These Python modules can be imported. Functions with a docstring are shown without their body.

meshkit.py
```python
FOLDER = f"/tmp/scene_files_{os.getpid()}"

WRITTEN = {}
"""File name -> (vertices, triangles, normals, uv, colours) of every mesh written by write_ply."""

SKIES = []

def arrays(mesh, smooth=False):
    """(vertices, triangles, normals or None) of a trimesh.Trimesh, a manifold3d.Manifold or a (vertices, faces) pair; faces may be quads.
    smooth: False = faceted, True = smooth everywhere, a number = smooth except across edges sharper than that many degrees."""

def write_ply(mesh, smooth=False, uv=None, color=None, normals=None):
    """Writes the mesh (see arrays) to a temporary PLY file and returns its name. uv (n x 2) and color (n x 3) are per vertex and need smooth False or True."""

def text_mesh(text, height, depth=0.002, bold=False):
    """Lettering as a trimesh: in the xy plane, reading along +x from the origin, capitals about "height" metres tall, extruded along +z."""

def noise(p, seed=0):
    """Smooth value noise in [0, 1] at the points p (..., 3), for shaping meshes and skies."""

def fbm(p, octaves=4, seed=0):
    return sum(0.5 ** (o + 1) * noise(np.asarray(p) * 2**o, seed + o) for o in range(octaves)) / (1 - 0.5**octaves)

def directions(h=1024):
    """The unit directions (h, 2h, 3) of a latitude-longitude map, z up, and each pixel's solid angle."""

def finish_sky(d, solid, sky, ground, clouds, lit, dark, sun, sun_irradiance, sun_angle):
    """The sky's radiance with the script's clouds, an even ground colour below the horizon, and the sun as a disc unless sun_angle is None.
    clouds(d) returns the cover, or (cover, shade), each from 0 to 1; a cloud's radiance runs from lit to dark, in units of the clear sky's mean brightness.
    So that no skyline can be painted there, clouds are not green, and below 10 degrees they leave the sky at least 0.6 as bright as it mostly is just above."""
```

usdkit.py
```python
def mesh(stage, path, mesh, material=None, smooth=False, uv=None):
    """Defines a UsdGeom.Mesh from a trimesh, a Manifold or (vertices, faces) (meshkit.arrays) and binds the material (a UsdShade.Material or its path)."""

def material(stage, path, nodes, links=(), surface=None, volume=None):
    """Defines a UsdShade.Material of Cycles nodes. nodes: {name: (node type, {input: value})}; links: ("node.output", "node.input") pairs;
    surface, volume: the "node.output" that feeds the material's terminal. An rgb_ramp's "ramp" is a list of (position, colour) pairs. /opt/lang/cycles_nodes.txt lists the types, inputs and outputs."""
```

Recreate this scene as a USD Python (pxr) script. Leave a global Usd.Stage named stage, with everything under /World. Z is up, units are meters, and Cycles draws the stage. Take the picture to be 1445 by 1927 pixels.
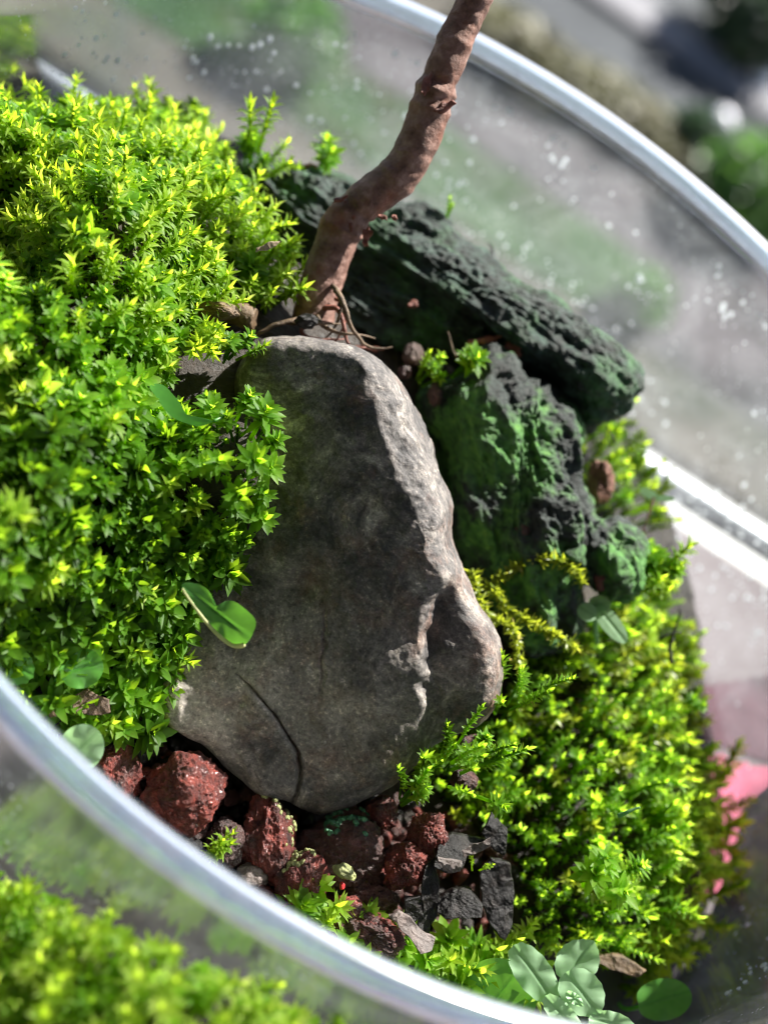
import math, numpy as np, trimesh, usdkit
from meshkit import fbm, noise
from scipy.interpolate import RBFInterpolator, splprep, splev
from scipy.spatial import cKDTree
from shapely.geometry import Polygon, Point
from shapely import contains_xy, affinity
from pxr import Usd, UsdGeom, UsdLux, UsdShade, Gf, Sdf, Vt

stage = Usd.Stage.CreateInMemory()
UsdGeom.SetStageUpAxis(stage, UsdGeom.Tokens.z)
UsdGeom.SetStageMetersPerUnit(stage, 1.0)
UsdGeom.Xform.Define(stage, '/World')

# ------------------------------------------------------------------ camera
W, H = 1445, 1927
EYE = np.array([0.0, -0.12264, 0.10280])
FWD = np.array([-0.00309824, 0.67059431, -0.74181781])
RGT = np.array([0.78280466, 0.46323426, 0.41548874])
UPV = np.array([-0.62225981, 0.57941115, 0.52637956])
FPX = W / 2 / math.tan(math.radians(18))
FOCUS = 0.156
cam = UsdGeom.Camera.Define(stage, '/World/camera')
cam.CreateProjectionAttr('perspective')
cam.CreateHorizontalApertureAttr(36.0)
cam.CreateVerticalApertureAttr(36.0 * H / W)
cam.CreateFocalLengthAttr(18 / math.tan(math.radians(18)))
cam.CreateFStopAttr(55.4 / 3.7)
cam.CreateFocusDistanceAttr(FOCUS)
cam.CreateClippingRangeAttr(Gf.Vec2f(0.004, 200))
cam.CreateExposureAttr(1.9)
M = Gf.Matrix4d(*[*RGT, 0], *[*UPV, 0], *[*(-FWD), 0], *[*EYE, 1])
cam.AddTransformOp().Set(M)

# ------------------------------------------------------------------ light
SUN_EL, SUN_AZ = math.radians(44), math.radians(17)          # azimuth from +y towards +x
SUN = np.array([math.sin(SUN_AZ) * math.cos(SUN_EL), math.cos(SUN_AZ) * math.cos(SUN_EL), math.sin(SUN_EL)])
sky_mat = usdkit.material(stage, '/World/Looks/sky_look', {
    's': ('sky_texture', {'sky_type': 'single_scattering', 'sun_disc': False, 'sun_elevation': SUN_EL, 'sun_rotation': SUN_AZ, 'aerosol_density': 1.5}),
    'b': ('background_shader', {'strength': 0.055})}, [('s.color', 'b.color')], surface='b.background')
dome = UsdLux.DomeLight.Define(stage, '/World/sky')
dome.GetPrim().SetCustomDataByKey('kind', 'structure')
UsdShade.MaterialBindingAPI.Apply(dome.GetPrim()).Bind(sky_mat)
sun = UsdLux.DistantLight.Define(stage, '/World/sun')
sun.CreateIntensityAttr(1.25); sun.CreateNormalizeAttr(True); sun.CreateAngleAttr(0.5); sun.CreateColorAttr(Gf.Vec3f(1, .96, .88))
zx = np.cross([0, 0, 1.], SUN); zx /= np.linalg.norm(zx); zy = np.cross(SUN, zx)
sun.AddTransformOp().Set(Gf.Matrix4d(*[*zx, 0], *[*zy, 0], *[*SUN, 0], 0, 0, 0, 1))

# ------------------------------------------------------------------ helpers
def ray(px, py):
    px, py = np.asarray(px, float), np.asarray(py, float)
    return FWD + RGT * ((px - W / 2) / FPX)[..., None] - UPV * ((py - H / 2) / FPX)[..., None]
def at_z(px, py, z):
    d = ray(px, py); return EYE + d * ((z - EYE[2]) / d[..., 2])[..., None]
def at_d(px, py, d):
    return EYE + ray(px, py) * np.asarray(d, float)[..., None]
def project(P):
    d = np.asarray(P) - EYE; z = d @ FWD
    return np.stack([W / 2 + FPX * (d @ RGT) / z, H / 2 - FPX * (d @ UPV) / z, z], -1)
def unit(v): return v / np.maximum(np.linalg.norm(v, axis=-1, keepdims=True), 1e-12)

used = {}
def path_for(name, parent=None):
    base = str(parent.GetPath()) if parent else '/World'
    k = used.get((base, name), 0); used[(base, name)] = k + 1
    return f'{base}/{name}' + (f'_{k:03d}' if k else '')
def tag(p, label=None, cat=None, group=None, kind=None):
    p = p.GetPrim() if hasattr(p, 'GetPrim') else p
    for k, v in (('label', label), ('category', cat), ('group', group), ('kind', kind)):
        if v: p.SetCustomDataByKey(k, v)
    return p
def thing(name, label, cat, group=None, loc=None):
    return tag(UsdGeom.Xform.Define(stage, path_for(name)).GetPrim(), label, cat, group)
def obj(name, v, f, mat, parent=None, smooth=True, tint=None, **kw):
    p = path_for(name, parent)
    m = usdkit.mesh(stage, p, (v, f), mat, smooth=smooth)
    m.CreateDoubleSidedAttr(True)
    if tint is not None:
        UsdGeom.PrimvarsAPI(m).CreatePrimvar('tint', Sdf.ValueTypeNames.FloatArray, 'vertex').Set(Vt.FloatArray.FromNumpy(np.asarray(tint, np.float32)))
    return tag(m.GetPrim(), **kw)
def merge(parts):
    vs, fs, ts, n = [], [], [], 0
    for p in parts:
        vs.append(p[0]); fs.append(p[1] + n); n += len(p[0])
        if len(p) > 2: ts.append(p[2])
    return np.concatenate(vs), np.concatenate(fs), (np.concatenate(ts) if ts else None)
def vnormals(v, f):
    n = np.zeros_like(v); fn = np.cross(v[f[:, 1]] - v[f[:, 0]], v[f[:, 2]] - v[f[:, 0]])
    for k in range(3): np.add.at(n, f[:, k], fn)
    return unit(n)
def catmull(P, n):
    P = np.asarray(P, float); k = min(3, len(P) - 1)
    tck, _ = splprep(P.T, s=0, k=k); return np.array(splev(np.linspace(0, 1, n), tck)).T
def tube(P, r, sides=12, cap=True, twist=None):
    P = np.asarray(P, float); n = len(P); r = np.broadcast_to(np.asarray(r, float), (n,))
    T = unit(np.gradient(P, axis=0)); ref = np.array([.3, .2, .93]); ref = ref if abs(T[0] @ unit(ref)) < .95 else np.array([1., 0, 0])
    N = unit(np.cross(T, ref)); Bn = np.cross(T, N)
    a = np.linspace(0, 2 * np.pi, sides, endpoint=False)
    v = P[:, None] + r[:, None, None] * (np.cos(a)[None, :, None] * N[:, None] + np.sin(a)[None, :, None] * Bn[:, None])
    v = v.reshape(-1, 3); f = []
    i, j = np.meshgrid(np.arange(n - 1), np.arange(sides), indexing='ij'); j2 = (j + 1) % sides
    q = np.stack([i * sides + j, i * sides + j2, (i + 1) * sides + j2, (i + 1) * sides + j], -1).reshape(-1, 4)
    f = np.vstack([q[:, [0, 1, 2]], q[:, [0, 2, 3]]])
    if cap:
        v = np.vstack([v, P[0], P[-1]]); k = np.arange(sides); k2 = (k + 1) % sides
        f = np.vstack([f, np.stack([np.full(sides, n * sides), k2, k], -1), np.stack([np.full(sides, n * sides + 1), (n - 1) * sides + k, (n - 1) * sides + k2], -1)])
    return v, f
def box(x0, x1, y0, y1, z0, z1):
    m = trimesh.creation.box(bounds=[[x0, y0, z0], [x1, y1, z1]]); return np.array(m.vertices), np.array(m.faces)
def resample_closed(pts, n, s=0.0):
    pts = np.asarray(pts, float); pts = np.vstack([pts, pts[:1]])
    tck, _ = splprep(pts.T, s=s, per=True, k=3); return np.array(splev(np.linspace(0, 1, n, endpoint=False), tck)).T

def resample_poly(pts, n):
    p = Polygon(pts).exterior; return np.array([p.interpolate(t, normalized=True).coords[0] for t in np.linspace(0, 1, n, endpoint=False)])
def outline_solid(outline, centre, depth, front, back, nt=220, nr=44, bias=1.8, angular=False):
    """A closed body: OUTLINE in view directions round CENTRE, at the distances DEPTH(px, py); front(s, px, py, dpx), back(...) give the thickness."""
    B = resample_poly(outline, nt) if angular else resample_closed(outline, nt); C = np.asarray(centre, float)
    s = 1 - (1 - np.linspace(0, 1, nr + 1)[1:]) ** bias
    p = C + s[:, None, None] * (B - C)[None]                        # nr, nt, 2
    flat = np.vstack([C[None], p.reshape(-1, 2)])
    bt = cKDTree(resample_poly(outline, 700) if angular else resample_closed(outline, 1500)); d = bt.query(flat)[0]; d[-nt:] = 0
    D = depth(flat[:, 0], flat[:, 1]); base = at_d(flat[:, 0], flat[:, 1], D)
    ss = np.concatenate([[0], np.repeat(s, nt)])
    hf, hb = front(ss, flat[:, 0], flat[:, 1], d), back(ss, flat[:, 0], flat[:, 1], d)
    vf, vb = base - FWD * hf[:, None], base + FWD * hb[:, None]
    n = len(flat); fF = []
    k = np.arange(nt); k2 = (k + 1) % nt
    fF.append(np.stack([np.zeros(nt, int), 1 + k2, 1 + k], -1))
    for i in range(nr - 1):
        a, b = 1 + i * nt, 1 + (i + 1) * nt
        fF.append(np.stack([a + k, a + k2, b + k2], -1)); fF.append(np.stack([a + k, b + k2, b + k], -1))
    fF = np.vstack(fF)
    m = np.arange(n); m2 = np.where(m >= n - nt, m, m + n)            # the back shares the edge ring
    fB = m2[fF][:, ::-1]
    v = np.vstack([vf, vb]); f = np.vstack([fF, fB])
    keep = np.unique(f); re = np.zeros(len(v), int); re[keep] = np.arange(len(keep))
    v, f = v[keep], re[f]
    n = vnormals(v, f)
    if ((v[fF[len(fF) // 3, 0]] - v.mean(0)) @ n[fF[len(fF) // 3, 0]]) < 0: f = f[:, ::-1]
    return v, f
def dome_h(T, w, p=2.4):
    def h(s, px, py, d):
        u = np.clip(d / w, 0, 1); return T * np.clip(1 - (1 - u) ** p, 0, 1) ** (1 / p)
    return h
def displace(v, f, amount, seed=0):
    n = vnormals(v, f); return v + n * amount[:, None]
def ridged(p, octv=4, seed=0):
    out, a = 0, .5
    for o in range(octv):
        out = out + a * (1 - np.abs(2 * noise(np.asarray(p) * 2 ** o, seed + o) - 1)); a *= .5
    return out
def cells(p, scale, seed):
    """distance to the nearest of scattered points, in cells: pits and grains."""
    r = np.random.default_rng(seed); lo, hi = p.min(0) - 1 / scale, p.max(0) + 1 / scale
    n = int(min(60000, max(8, np.prod((hi - lo) * scale)))); return cKDTree(r.uniform(lo, hi, (n, 3))).query(p)[0] * scale

# ------------------------------------------------------------------ materials
def mat(name, ramp, scale=200., rough=.6, bump=0., bump_scale=900., spec=.5, detail=6., coat=0., dist=.0006, ramp2=None, scale2=60., pos2=(.45, .6), sss=0.):
    nodes = {'g': ('texture_coordinate', {}), 'n': ('noise_texture', {'scale': scale, 'detail': detail, 'roughness': .62}),
             'r': ('rgb_ramp', {'ramp': ramp}), 'p': ('principled_bsdf', {'roughness': rough, 'specular_ior_level': spec, 'coat_weight': coat, 'coat_roughness': .12})}
    links = [('g.object', 'n.vector'), ('n.fac', 'r.fac')]
    col = 'r.color'
    if ramp2:
        nodes.update({'n2': ('noise_texture', {'scale': scale2, 'detail': 4., 'roughness': .6}), 'm2': ('rgb_ramp', {'ramp': [(pos2[0], (0, 0, 0)), (pos2[1], (1, 1, 1))]}),
                      'r2': ('rgb_ramp', {'ramp': ramp2}), 'mx': ('mix', {})})
        links += [('g.object', 'n2.vector'), ('n2.fac', 'm2.fac'), ('n.fac', 'r2.fac'), ('m2.color', 'mx.fac'), ('r.color', 'mx.color1'), ('r2.color', 'mx.color2')]
        col = 'mx.color'
    links.append((col, 'p.base_color'))
    if bump:
        nodes.update({'bn': ('noise_texture', {'scale': bump_scale, 'detail': 8., 'roughness': .7}), 'b': ('bump', {'strength': bump, 'distance': dist})})
        links += [('g.object', 'bn.vector'), ('bn.fac', 'b.height'), ('b.normal', 'p.normal')]
    return usdkit.material(stage, '/World/Looks/' + name, nodes, links, surface='p.BSDF')

def leafmat(name, ramp, tramp, trans=.5, rough=.35, spec=.5, vein=False, nscale=300.):
    nodes = {'a': ('attribute', {'attribute': 'tint'}), 'r': ('rgb_ramp', {'ramp': ramp}), 'rt': ('rgb_ramp', {'ramp': tramp}),
             'g': ('texture_coordinate', {}), 'n': ('noise_texture', {'scale': nscale, 'detail': 3.}), 'ad': ('math', {'math_type': 'multiply_add', 'value2': .3, 'value3': -.15}),
             'sm': ('math', {'math_type': 'add'}),
             'p': ('principled_bsdf', {'roughness': rough, 'specular_ior_level': spec}), 't': ('translucent_bsdf', {}), 'm': ('mix_closure', {'fac': trans})}
    links = [('g.object', 'n.vector'), ('n.fac', 'ad.value1'), ('ad.value', 'sm.value1'), ('a.fac', 'sm.value2'), ('sm.value', 'r.fac'), ('sm.value', 'rt.fac'),
             ('r.color', 'p.base_color'), ('rt.color', 't.color'), ('p.BSDF', 'm.closure1'), ('t.BSDF', 'm.closure2')]
    return usdkit.material(stage, '/World/Looks/' + name, nodes, links, surface='m.closure')

MOSS_STAR = leafmat('star_moss_leaf', [(0, (.014, .036, .004)), (.45, (.065, .165, .012)), (.8, (.15, .29, .03)), (1, (.25, .37, .07))],
                    [(0, (.05, .11, .004)), (.45, (.38, .64, .02)), (.8, (.54, .82, .06)), (1, (.66, .86, .16))], .68, .5, .3)
MOSS_FEATHER = leafmat('feather_moss_leaf', [(0, (.02, .04, .004)), (.45, (.10, .21, .012)), (.8, (.22, .35, .035)), (1, (.34, .44, .09))],
                       [(0, (.06, .10, .004)), (.45, (.46, .66, .02)), (.8, (.66, .84, .06)), (1, (.74, .86, .18))], .68, .5, .3)
MOSS_OLIVE = leafmat('olive_moss_leaf', [(0, (.03, .035, .006)), (.45, (.13, .19, .015)), (.8, (.26, .32, .03)), (1, (.42, .38, .10))],
                     [(0, (.07, .08, .006)), (.45, (.40, .48, .02)), (.8, (.58, .66, .05)), (1, (.66, .58, .14))], .5, .4)
LEAF_GREEN = leafmat('broad_leaf', [(0, (.03, .12, .02)), (.5, (.06, .20, .03)), (.8, (.10, .26, .05)), (1, (.45, .50, .22))],
                     [(0, (.10, .32, .03)), (.5, (.18, .48, .04)), (.8, (.26, .55, .06)), (1, (.75, .8, .4))], .38, .38, nscale=900.)
LEAF_PALE = leafmat('pale_seedling_leaf', [(0, (.13, .26, .12)), (.5, (.29, .46, .27)), (.8, (.40, .56, .37)), (1, (.52, .64, .46))],
                    [(0, (.18, .40, .12)), (.5, (.38, .64, .28)), (.8, (.48, .72, .36)), (1, (.6, .76, .5))], .5, .5, nscale=900.)
LEAF_EDGE = leafmat('pale_leaf_edge', [(0, (.45, .48, .2)), (1, (.6, .6, .35))], [(0, (.6, .62, .25)), (1, (.7, .7, .4))], .4, .4)
SOIL = mat('dark_wet_soil', [(.3, (.008, .006, .004)), (.55, (.022, .015, .010)), (.75, (.05, .032, .02))], 500., .45, .9, 1600., .4)
ROCK = None
BARK = mat('wet_mossy_bark', [(.3, (.004, .008, .0065)), (.5, (.011, .026, .020)), (.70, (.045, .095, .07))], 500., .55, 1., 1900., .45, dist=.0007,
           ramp2=[(.3, (.012, .045, .014)), (.55, (.03, .11, .03)), (.8, (.09, .22, .06))], scale2=95., pos2=(.5, .66))
BARK_GREEN = mat('algae_covered_bark', [(.3, (.006, .009, .008)), (.5, (.013, .023, .019)), (.72, (.04, .055, .048))], 600., .55, 1., 1900., .45, dist=.0007,
                 ramp2=[(.3, (.014, .06, .012)), (.55, (.06, .20, .028)), (.8, (.16, .34, .05))], scale2=75., pos2=(.44, .56))
STEM = mat('brown_stem_bark', [(.28, (.060, .028, .020)), (.5, (.17, .088, .066)), (.72, (.30, .19, .155))], 520., .62, .7, 1500., .35, dist=.0004,
           ramp2=[(.3, (.10, .035, .02)), (.7, (.24, .10, .06))], scale2=150., pos2=(.56, .68))
PEEL = mat('reddish_peeling_bark', [(.3, (.06, .015, .008)), (.7, (.26, .08, .05))], 700., .55, .5, 2000.)
ROOT = mat('root_bark', [(.3, (.03, .017, .008)), (.7, (.13, .078, .035))], 500., .6, .7, 1500., dist=.0004)
LAVA = mat('red_lava_stone', [(.28, (.014, .004, .0035)), (.5, (.080, .012, .008)), (.72, (.22, .036, .022))], 420., .5, 1., 2400., .35, coat=.15, dist=.0005,
           ramp2=[(.3, (.012, .004, .0035)), (.7, (.07, .016, .012))], scale2=140., pos2=(.5, .62))
LAVA_DARK = mat('dark_red_lava_stone', [(.3, (.014, .006, .005)), (.55, (.05, .014, .011)), (.75, (.12, .035, .028))], 420., .42, 1., 2400., .55, dist=.0005)
CHIP = mat('black_wet_bark_chip', [(.3, (.0025, .0022, .0022)), (.55, (.006, .005, .005)), (.78, (.032, .025, .022))], 380., .34, .9, 1500., .25, dist=.0004)
CHIP_PALE = mat('weathered_bark_chip', [(.3, (.03, .022, .02)), (.55, (.085, .066, .06)), (.78, (.19, .145, .13))], 380., .5, .7, 1500., .5, dist=.0004)
RUST = mat('rust_brown_litter', [(.3, (.06, .018, .012)), (.7, (.22, .075, .05))], 500., .5, .5, 1500.)
CRUMB = mat('dark_brown_crumb', [(.3, (.02, .009, .006)), (.7, (.085, .040, .028))], 500., .5, .9, 1500.)
CLAY = mat('terracotta_clay', [(.3, (.10, .04, .022)), (.7, (.26, .11, .07))], 500., .6, .9, 1500.)
DEADLEAF = mat('brown_dead_leaf', [(.3, (.035, .018, .010)), (.7, (.12, .07, .042))], 500., .5, .7, 1500.)
CRUST = mat('green_crust', [(.3, (.008, .04, .02)), (.55, (.03, .13, .06)), (.78, (.12, .30, .14))], 900., .3, .8, 2600., .6, dist=.0003)
CRUST_OLIVE = mat('olive_crust', [(.3, (.06, .07, .02)), (.7, (.26, .28, .10))], 900., .45, .8, 2600., dist=.0003)
DRYTAN = mat('dry_tan_litter', [(.3, (.16, .11, .06)), (.7, (.38, .30, .20))], 700., .7, .4, 1500.)

def rock_material():
    nodes = {
        'g': ('texture_coordinate', {}),
        'n': ('noise_texture', {'scale': 120., 'detail': 10., 'roughness': .72, 'distortion': 1.2}),
        'r': ('rgb_ramp', {'ramp': [(.36, (.026, .025, .026)), (.45, (.070, .064, .062)), (.52, (.125, .112, .104)), (.58, (.20, .18, .16)), (.66, (.38, .35, .31))]}),
        'mp': ('mapping', {'scale': (1, 1, 1), 'rotation': (0, .6, .9)}),
        'w': ('noise_texture', {'scale': 95., 'detail': 6., 'roughness': .7}),
        'wm': ('rgb_ramp', {'ramp': [(.50, (0, 0, 0)), (.66, (.7, .7, .7))]}),
        'mx': ('mix', {'color2': (.16, .085, .058)}),
        'f': ('noise_texture', {'scale': 1500., 'detail': 4., 'roughness': .8}),
        'fr': ('rgb_ramp', {'ramp': [(.30, (.30, .30, .30)), (.46, (.85, .85, .85)), (.58, (1.15, 1.15, 1.15)), (.68, (2.4, 2.3, 2.15))]}),
        'ml': ('mix', {'mix_type': 'multiply', 'fac': 1.}),
        'b1': ('noise_texture', {'scale': 420., 'detail': 10., 'roughness': .72}), 'b': ('bump', {'strength': .75, 'distance': .0007}),
        'at': ('attribute', {'attribute': 'tint'}), 'px': ('mix', {'color2': (.36, .325, .28)}),  # pale tint: painted light pools plus random mottling
        'p': ('principled_bsdf', {'roughness': .62, 'specular_ior_level': .4})}
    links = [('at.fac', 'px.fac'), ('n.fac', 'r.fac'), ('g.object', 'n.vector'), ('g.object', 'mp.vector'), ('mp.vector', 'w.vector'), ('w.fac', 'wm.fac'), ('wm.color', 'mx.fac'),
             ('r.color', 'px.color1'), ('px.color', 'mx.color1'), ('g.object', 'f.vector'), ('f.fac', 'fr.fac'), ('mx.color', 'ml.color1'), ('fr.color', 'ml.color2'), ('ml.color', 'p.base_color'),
             ('g.object', 'b1.vector'), ('b1.fac', 'b.height'), ('b.normal', 'p.normal')]
    return usdkit.material(stage, '/World/Looks/grey_river_stone', nodes, links, surface='p.BSDF')
ROCK = rock_material()

def clear_wall(name, dust_lo, dust_hi, tint=(.93, .95, .95), refl=1., dcol=(.6, .62, .66)):
    nodes = {'g': ('texture_coordinate', {}), 'fr': ('fresnel', {'IOR': 1.24}), 'tr': ('transparent_bsdf', {'color': tint}), 'gl': ('glossy_bsdf', {'color': (refl,) * 3, 'roughness': .16}),
             'm': ('mix_closure', {}),
             'n': ('noise_texture', {'scale': 55., 'detail': 8., 'roughness': .66, 'distortion': 1.2}), 'nr': ('rgb_ramp', {'ramp': [(.36, (dust_lo,) * 3), (.56, (dust_lo * .6 + dust_hi * .4,) * 3), (.72, (dust_hi,) * 3)]}),
             'v': ('voronoi_texture', {'scale': 900., 'randomness': 1.}), 'vr': ('rgb_ramp', {'ramp': [(.06, (.6, .6, .6)), (.2, (0, 0, 0))]}),
             'vn': ('noise_texture', {'scale': 120., 'detail': 4.}), 'vm': ('rgb_ramp', {'ramp': [(.48, (0, 0, 0)), (.62, (1, 1, 1))]}),
             'vx': ('math', {'math_type': 'multiply'}), 'sum': ('math', {'math_type': 'add', 'use_clamp': True}),
             'td': ('translucent_bsdf', {'color': dcol}), 'dd': ('diffuse_bsdf', {'color': dcol}), 'dm': ('mix_closure', {'fac': .6}), 'o': ('mix_closure', {})}
    links = [('fr.fac', 'm.fac'), ('tr.BSDF', 'm.closure1'), ('gl.BSDF', 'm.closure2'), ('g.object', 'n.vector'), ('n.fac', 'nr.fac'),
             ('g.object', 'v.vector'), ('v.distance', 'vr.fac'), ('g.object', 'vn.vector'), ('vn.fac', 'vm.fac'), ('vr.color', 'vx.value1'), ('vm.color', 'vx.value2'),
             ('nr.color', 'sum.value1'), ('vx.value', 'sum.value2'),
             ('dd.BSDF', 'dm.closure1'), ('td.BSDF', 'dm.closure2'), ('m.closure', 'o.closure1'), ('dm.closure', 'o.closure2'), ('sum.value', 'o.fac')]
    return usdkit.material(stage, '/World/Looks/' + name, nodes, links, surface='o.closure')
WALL = clear_wall('dusty_clear_plastic', .03, .15, refl=.5)
RIM = usdkit.material(stage, '/World/Looks/clear_plastic_rim', {'p': ('principled_bsdf', {'base_color': (.82, .91, 1.), 'transmission_weight': 1., 'roughness': .10, 'ior': 1.45}), 't': ('translucent_bsdf', {'color': (.55, .68, .92)}),
    'd': ('diffuse_bsdf', {'color': (.5, .63, .88)}), 'm': ('mix_closure', {'fac': .5}), 'o': ('mix_closure', {'fac': .12})}, [('d.BSDF', 'm.closure1'), ('t.BSDF', 'm.closure2'), ('p.BSDF', 'o.closure1'), ('m.closure', 'o.closure2')], surface='o.closure')
WATER = usdkit.material(stage, '/World/Looks/water_drop', {'fr': ('fresnel', {'IOR': 1.6}), 't': ('transparent_bsdf', {'color': (.9, .92, .93)}), 'g': ('glossy_bsdf', {'color': (1, 1, 1), 'roughness': .12}),
                        'm': ('mix_closure', {}), 'td': ('translucent_bsdf', {'color': (.85, .87, .9)}), 'o': ('mix_closure', {'fac': .30})}, [('fr.fac', 'm.fac'), ('t.BSDF', 'm.closure1'), ('g.BSDF', 'm.closure2'), ('m.closure', 'o.closure1'), ('td.BSDF', 'o.closure2')], surface='o.closure')

# ------------------------------------------------------------------ the setting: ground, lawn, paving, table
GZ = -1.1
def strip_poly(px_pts, z):
    return np.array([at_z(a, b, z) for a, b in px_pts])
ED = unit(np.array([1, .155, 0.])); EN = np.array([-ED[1], ED[0], 0])           # along and across the table's rear edge
def band(name, n0, n1, z, m, e0=-6., e1=6., thick=0., kind='structure', res=2):
    """a sheet between the lines EN.p = n0 and n1"""
    u = np.linspace(e0, e1, max(res, 2)); w = np.linspace(n0, n1, max(res // 4, 2))
    A, Bb = np.meshgrid(u, w); P = A[..., None] * ED + Bb[..., None] * EN; P[..., 2] = z
    v = P.reshape(-1, 3); nx, ny = len(u), len(w)
    i, j = np.meshgrid(np.arange(ny - 1), np.arange(nx - 1), indexing='ij'); a = (i * nx + j).ravel()
    f = np.vstack([np.stack([a, a + 1, a + nx + 1], -1), np.stack([a, a + nx + 1, a + nx], -1)])
    return obj(name, v, f, m, kind=kind)
M_GROUND = mat('brown_ground', [(.3, (.022, .021, .017)), (.5, (.045, .041, .033)), (.7, (.085, .077, .062))], 3., .9, .6, 60., dist=.01)
M_PAVE = mat('mauve_paving', [(.3, (.044, .038, .042)), (.7, (.08, .069, .074))], 7., .9, .3, 80., spec=.1, dist=.004, ramp2=[(.3, (.025, .024, .026)), (.7, (.05, .048, .05))], scale2=5., pos2=(.45, .62))
M_TAN = mat('tan_gravel', [(.3, (.058, .052, .044)), (.7, (.105, .094, .08))], 8., .9, .6, 90., spec=.1, dist=.006, ramp2=[(.3, (.045, .05, .04)), (.7, (.08, .08, .065))], scale2=5., pos2=(.46, .6))
M_LAWN = mat('lawn_green', [(.3, (.025, .065, .018)), (.7, (.06, .125, .036))], 9., .9, .9, 120., spec=.1, dist=.02, ramp2=[(.3, (.045, .055, .03)), (.7, (.08, .085, .05))], scale2=4., pos2=(.5, .62))
M_BED = mat('dark_leaf_litter', [(.3, (.015, .019, .024)), (.7, (.045, .052, .06))], 5., .9, .6, 60., dist=.01)
M_KERB = mat('grey_kerb', [(.3, (.10, .10, .115)), (.7, (.15, .15, .165))], 6., .85)
def nat(px, py, z=GZ): return float(at_z(px, py, z) @ EN)
lawn0, lawn1 = nat(900, 450), nat(1000, 350)
gnd = np.array([[-30, -30, GZ - .012], [30, -30, GZ - .012], [30, 60, GZ - .012], [-30, 60, GZ - .012]], float)
obj('ground', gnd, np.array([[0, 1, 2], [0, 2, 3]]), M_GROUND, kind='structure')
band('gravel_path', nat(900, 620), lawn0, GZ, M_TAN)
band('lawn', lawn0, lawn1, GZ + .004, M_LAWN, e1=float(at_z(1225, 560, GZ) @ ED))
band('paved_path', lawn0, nat(1060, 235), GZ, M_PAVE)
band('leaf_litter_bed', nat(1060, 235), nat(1130, 160), GZ + .002, M_GROUND)
band('planting_bed', nat(1130, 160), nat(1130, 160) + 5, GZ + .004, M_BED)
kv, kf = box(-6, 6, 0, .14, 0, .03)
k0 = nat(1190, 60)
kv = kv[:, [0]] * ED + (kv[:, [1]] + k0) * EN + np.array([0, 0, 1]) * (kv[:, [2]] + GZ - .004)
obj('kerb', kv, kf, M_KERB, kind='structure')

# shrubs of the planting bed: many leaf faces round twigs
def leaf_cloud(r, n, rng, size):
    d = unit(rng.normal(size=(n, 3))); rad = r * rng.uniform(.35, 1, n) ** .5 * (.75 + .5 * noise(d * 2.3 + rng.uniform(0, 50), 3))
    c = d * rad[:, None] * [1, 1, .8]
    t, b = unit(rng.normal(size=(n, 3))), None
    b = unit(np.cross(t, unit(rng.normal(size=(n, 3)))))
    s = size * rng.uniform(.6, 1.4, (n, 1))
    v = np.stack([c - t * s, c + b * s * .45, c + t * s, c - b * s * .45], 1).reshape(-1, 3)
    a = np.arange(n) * 4; f = np.vstack([np.stack([a, a + 1, a + 2], -1), np.stack([a, a + 2, a + 3], -1)])
    return v, f, np.repeat(rng.uniform(.2, .8, n), 4)
rngS = np.random.default_rng(5)
SHRUB_DARK = leafmat('dark_shrub_leaf', [(0, (.008, .022, .012)), (1, (.05, .10, .05))], [(0, (.02, .05, .02)), (1, (.08, .16, .05))], .3, .4)
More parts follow.
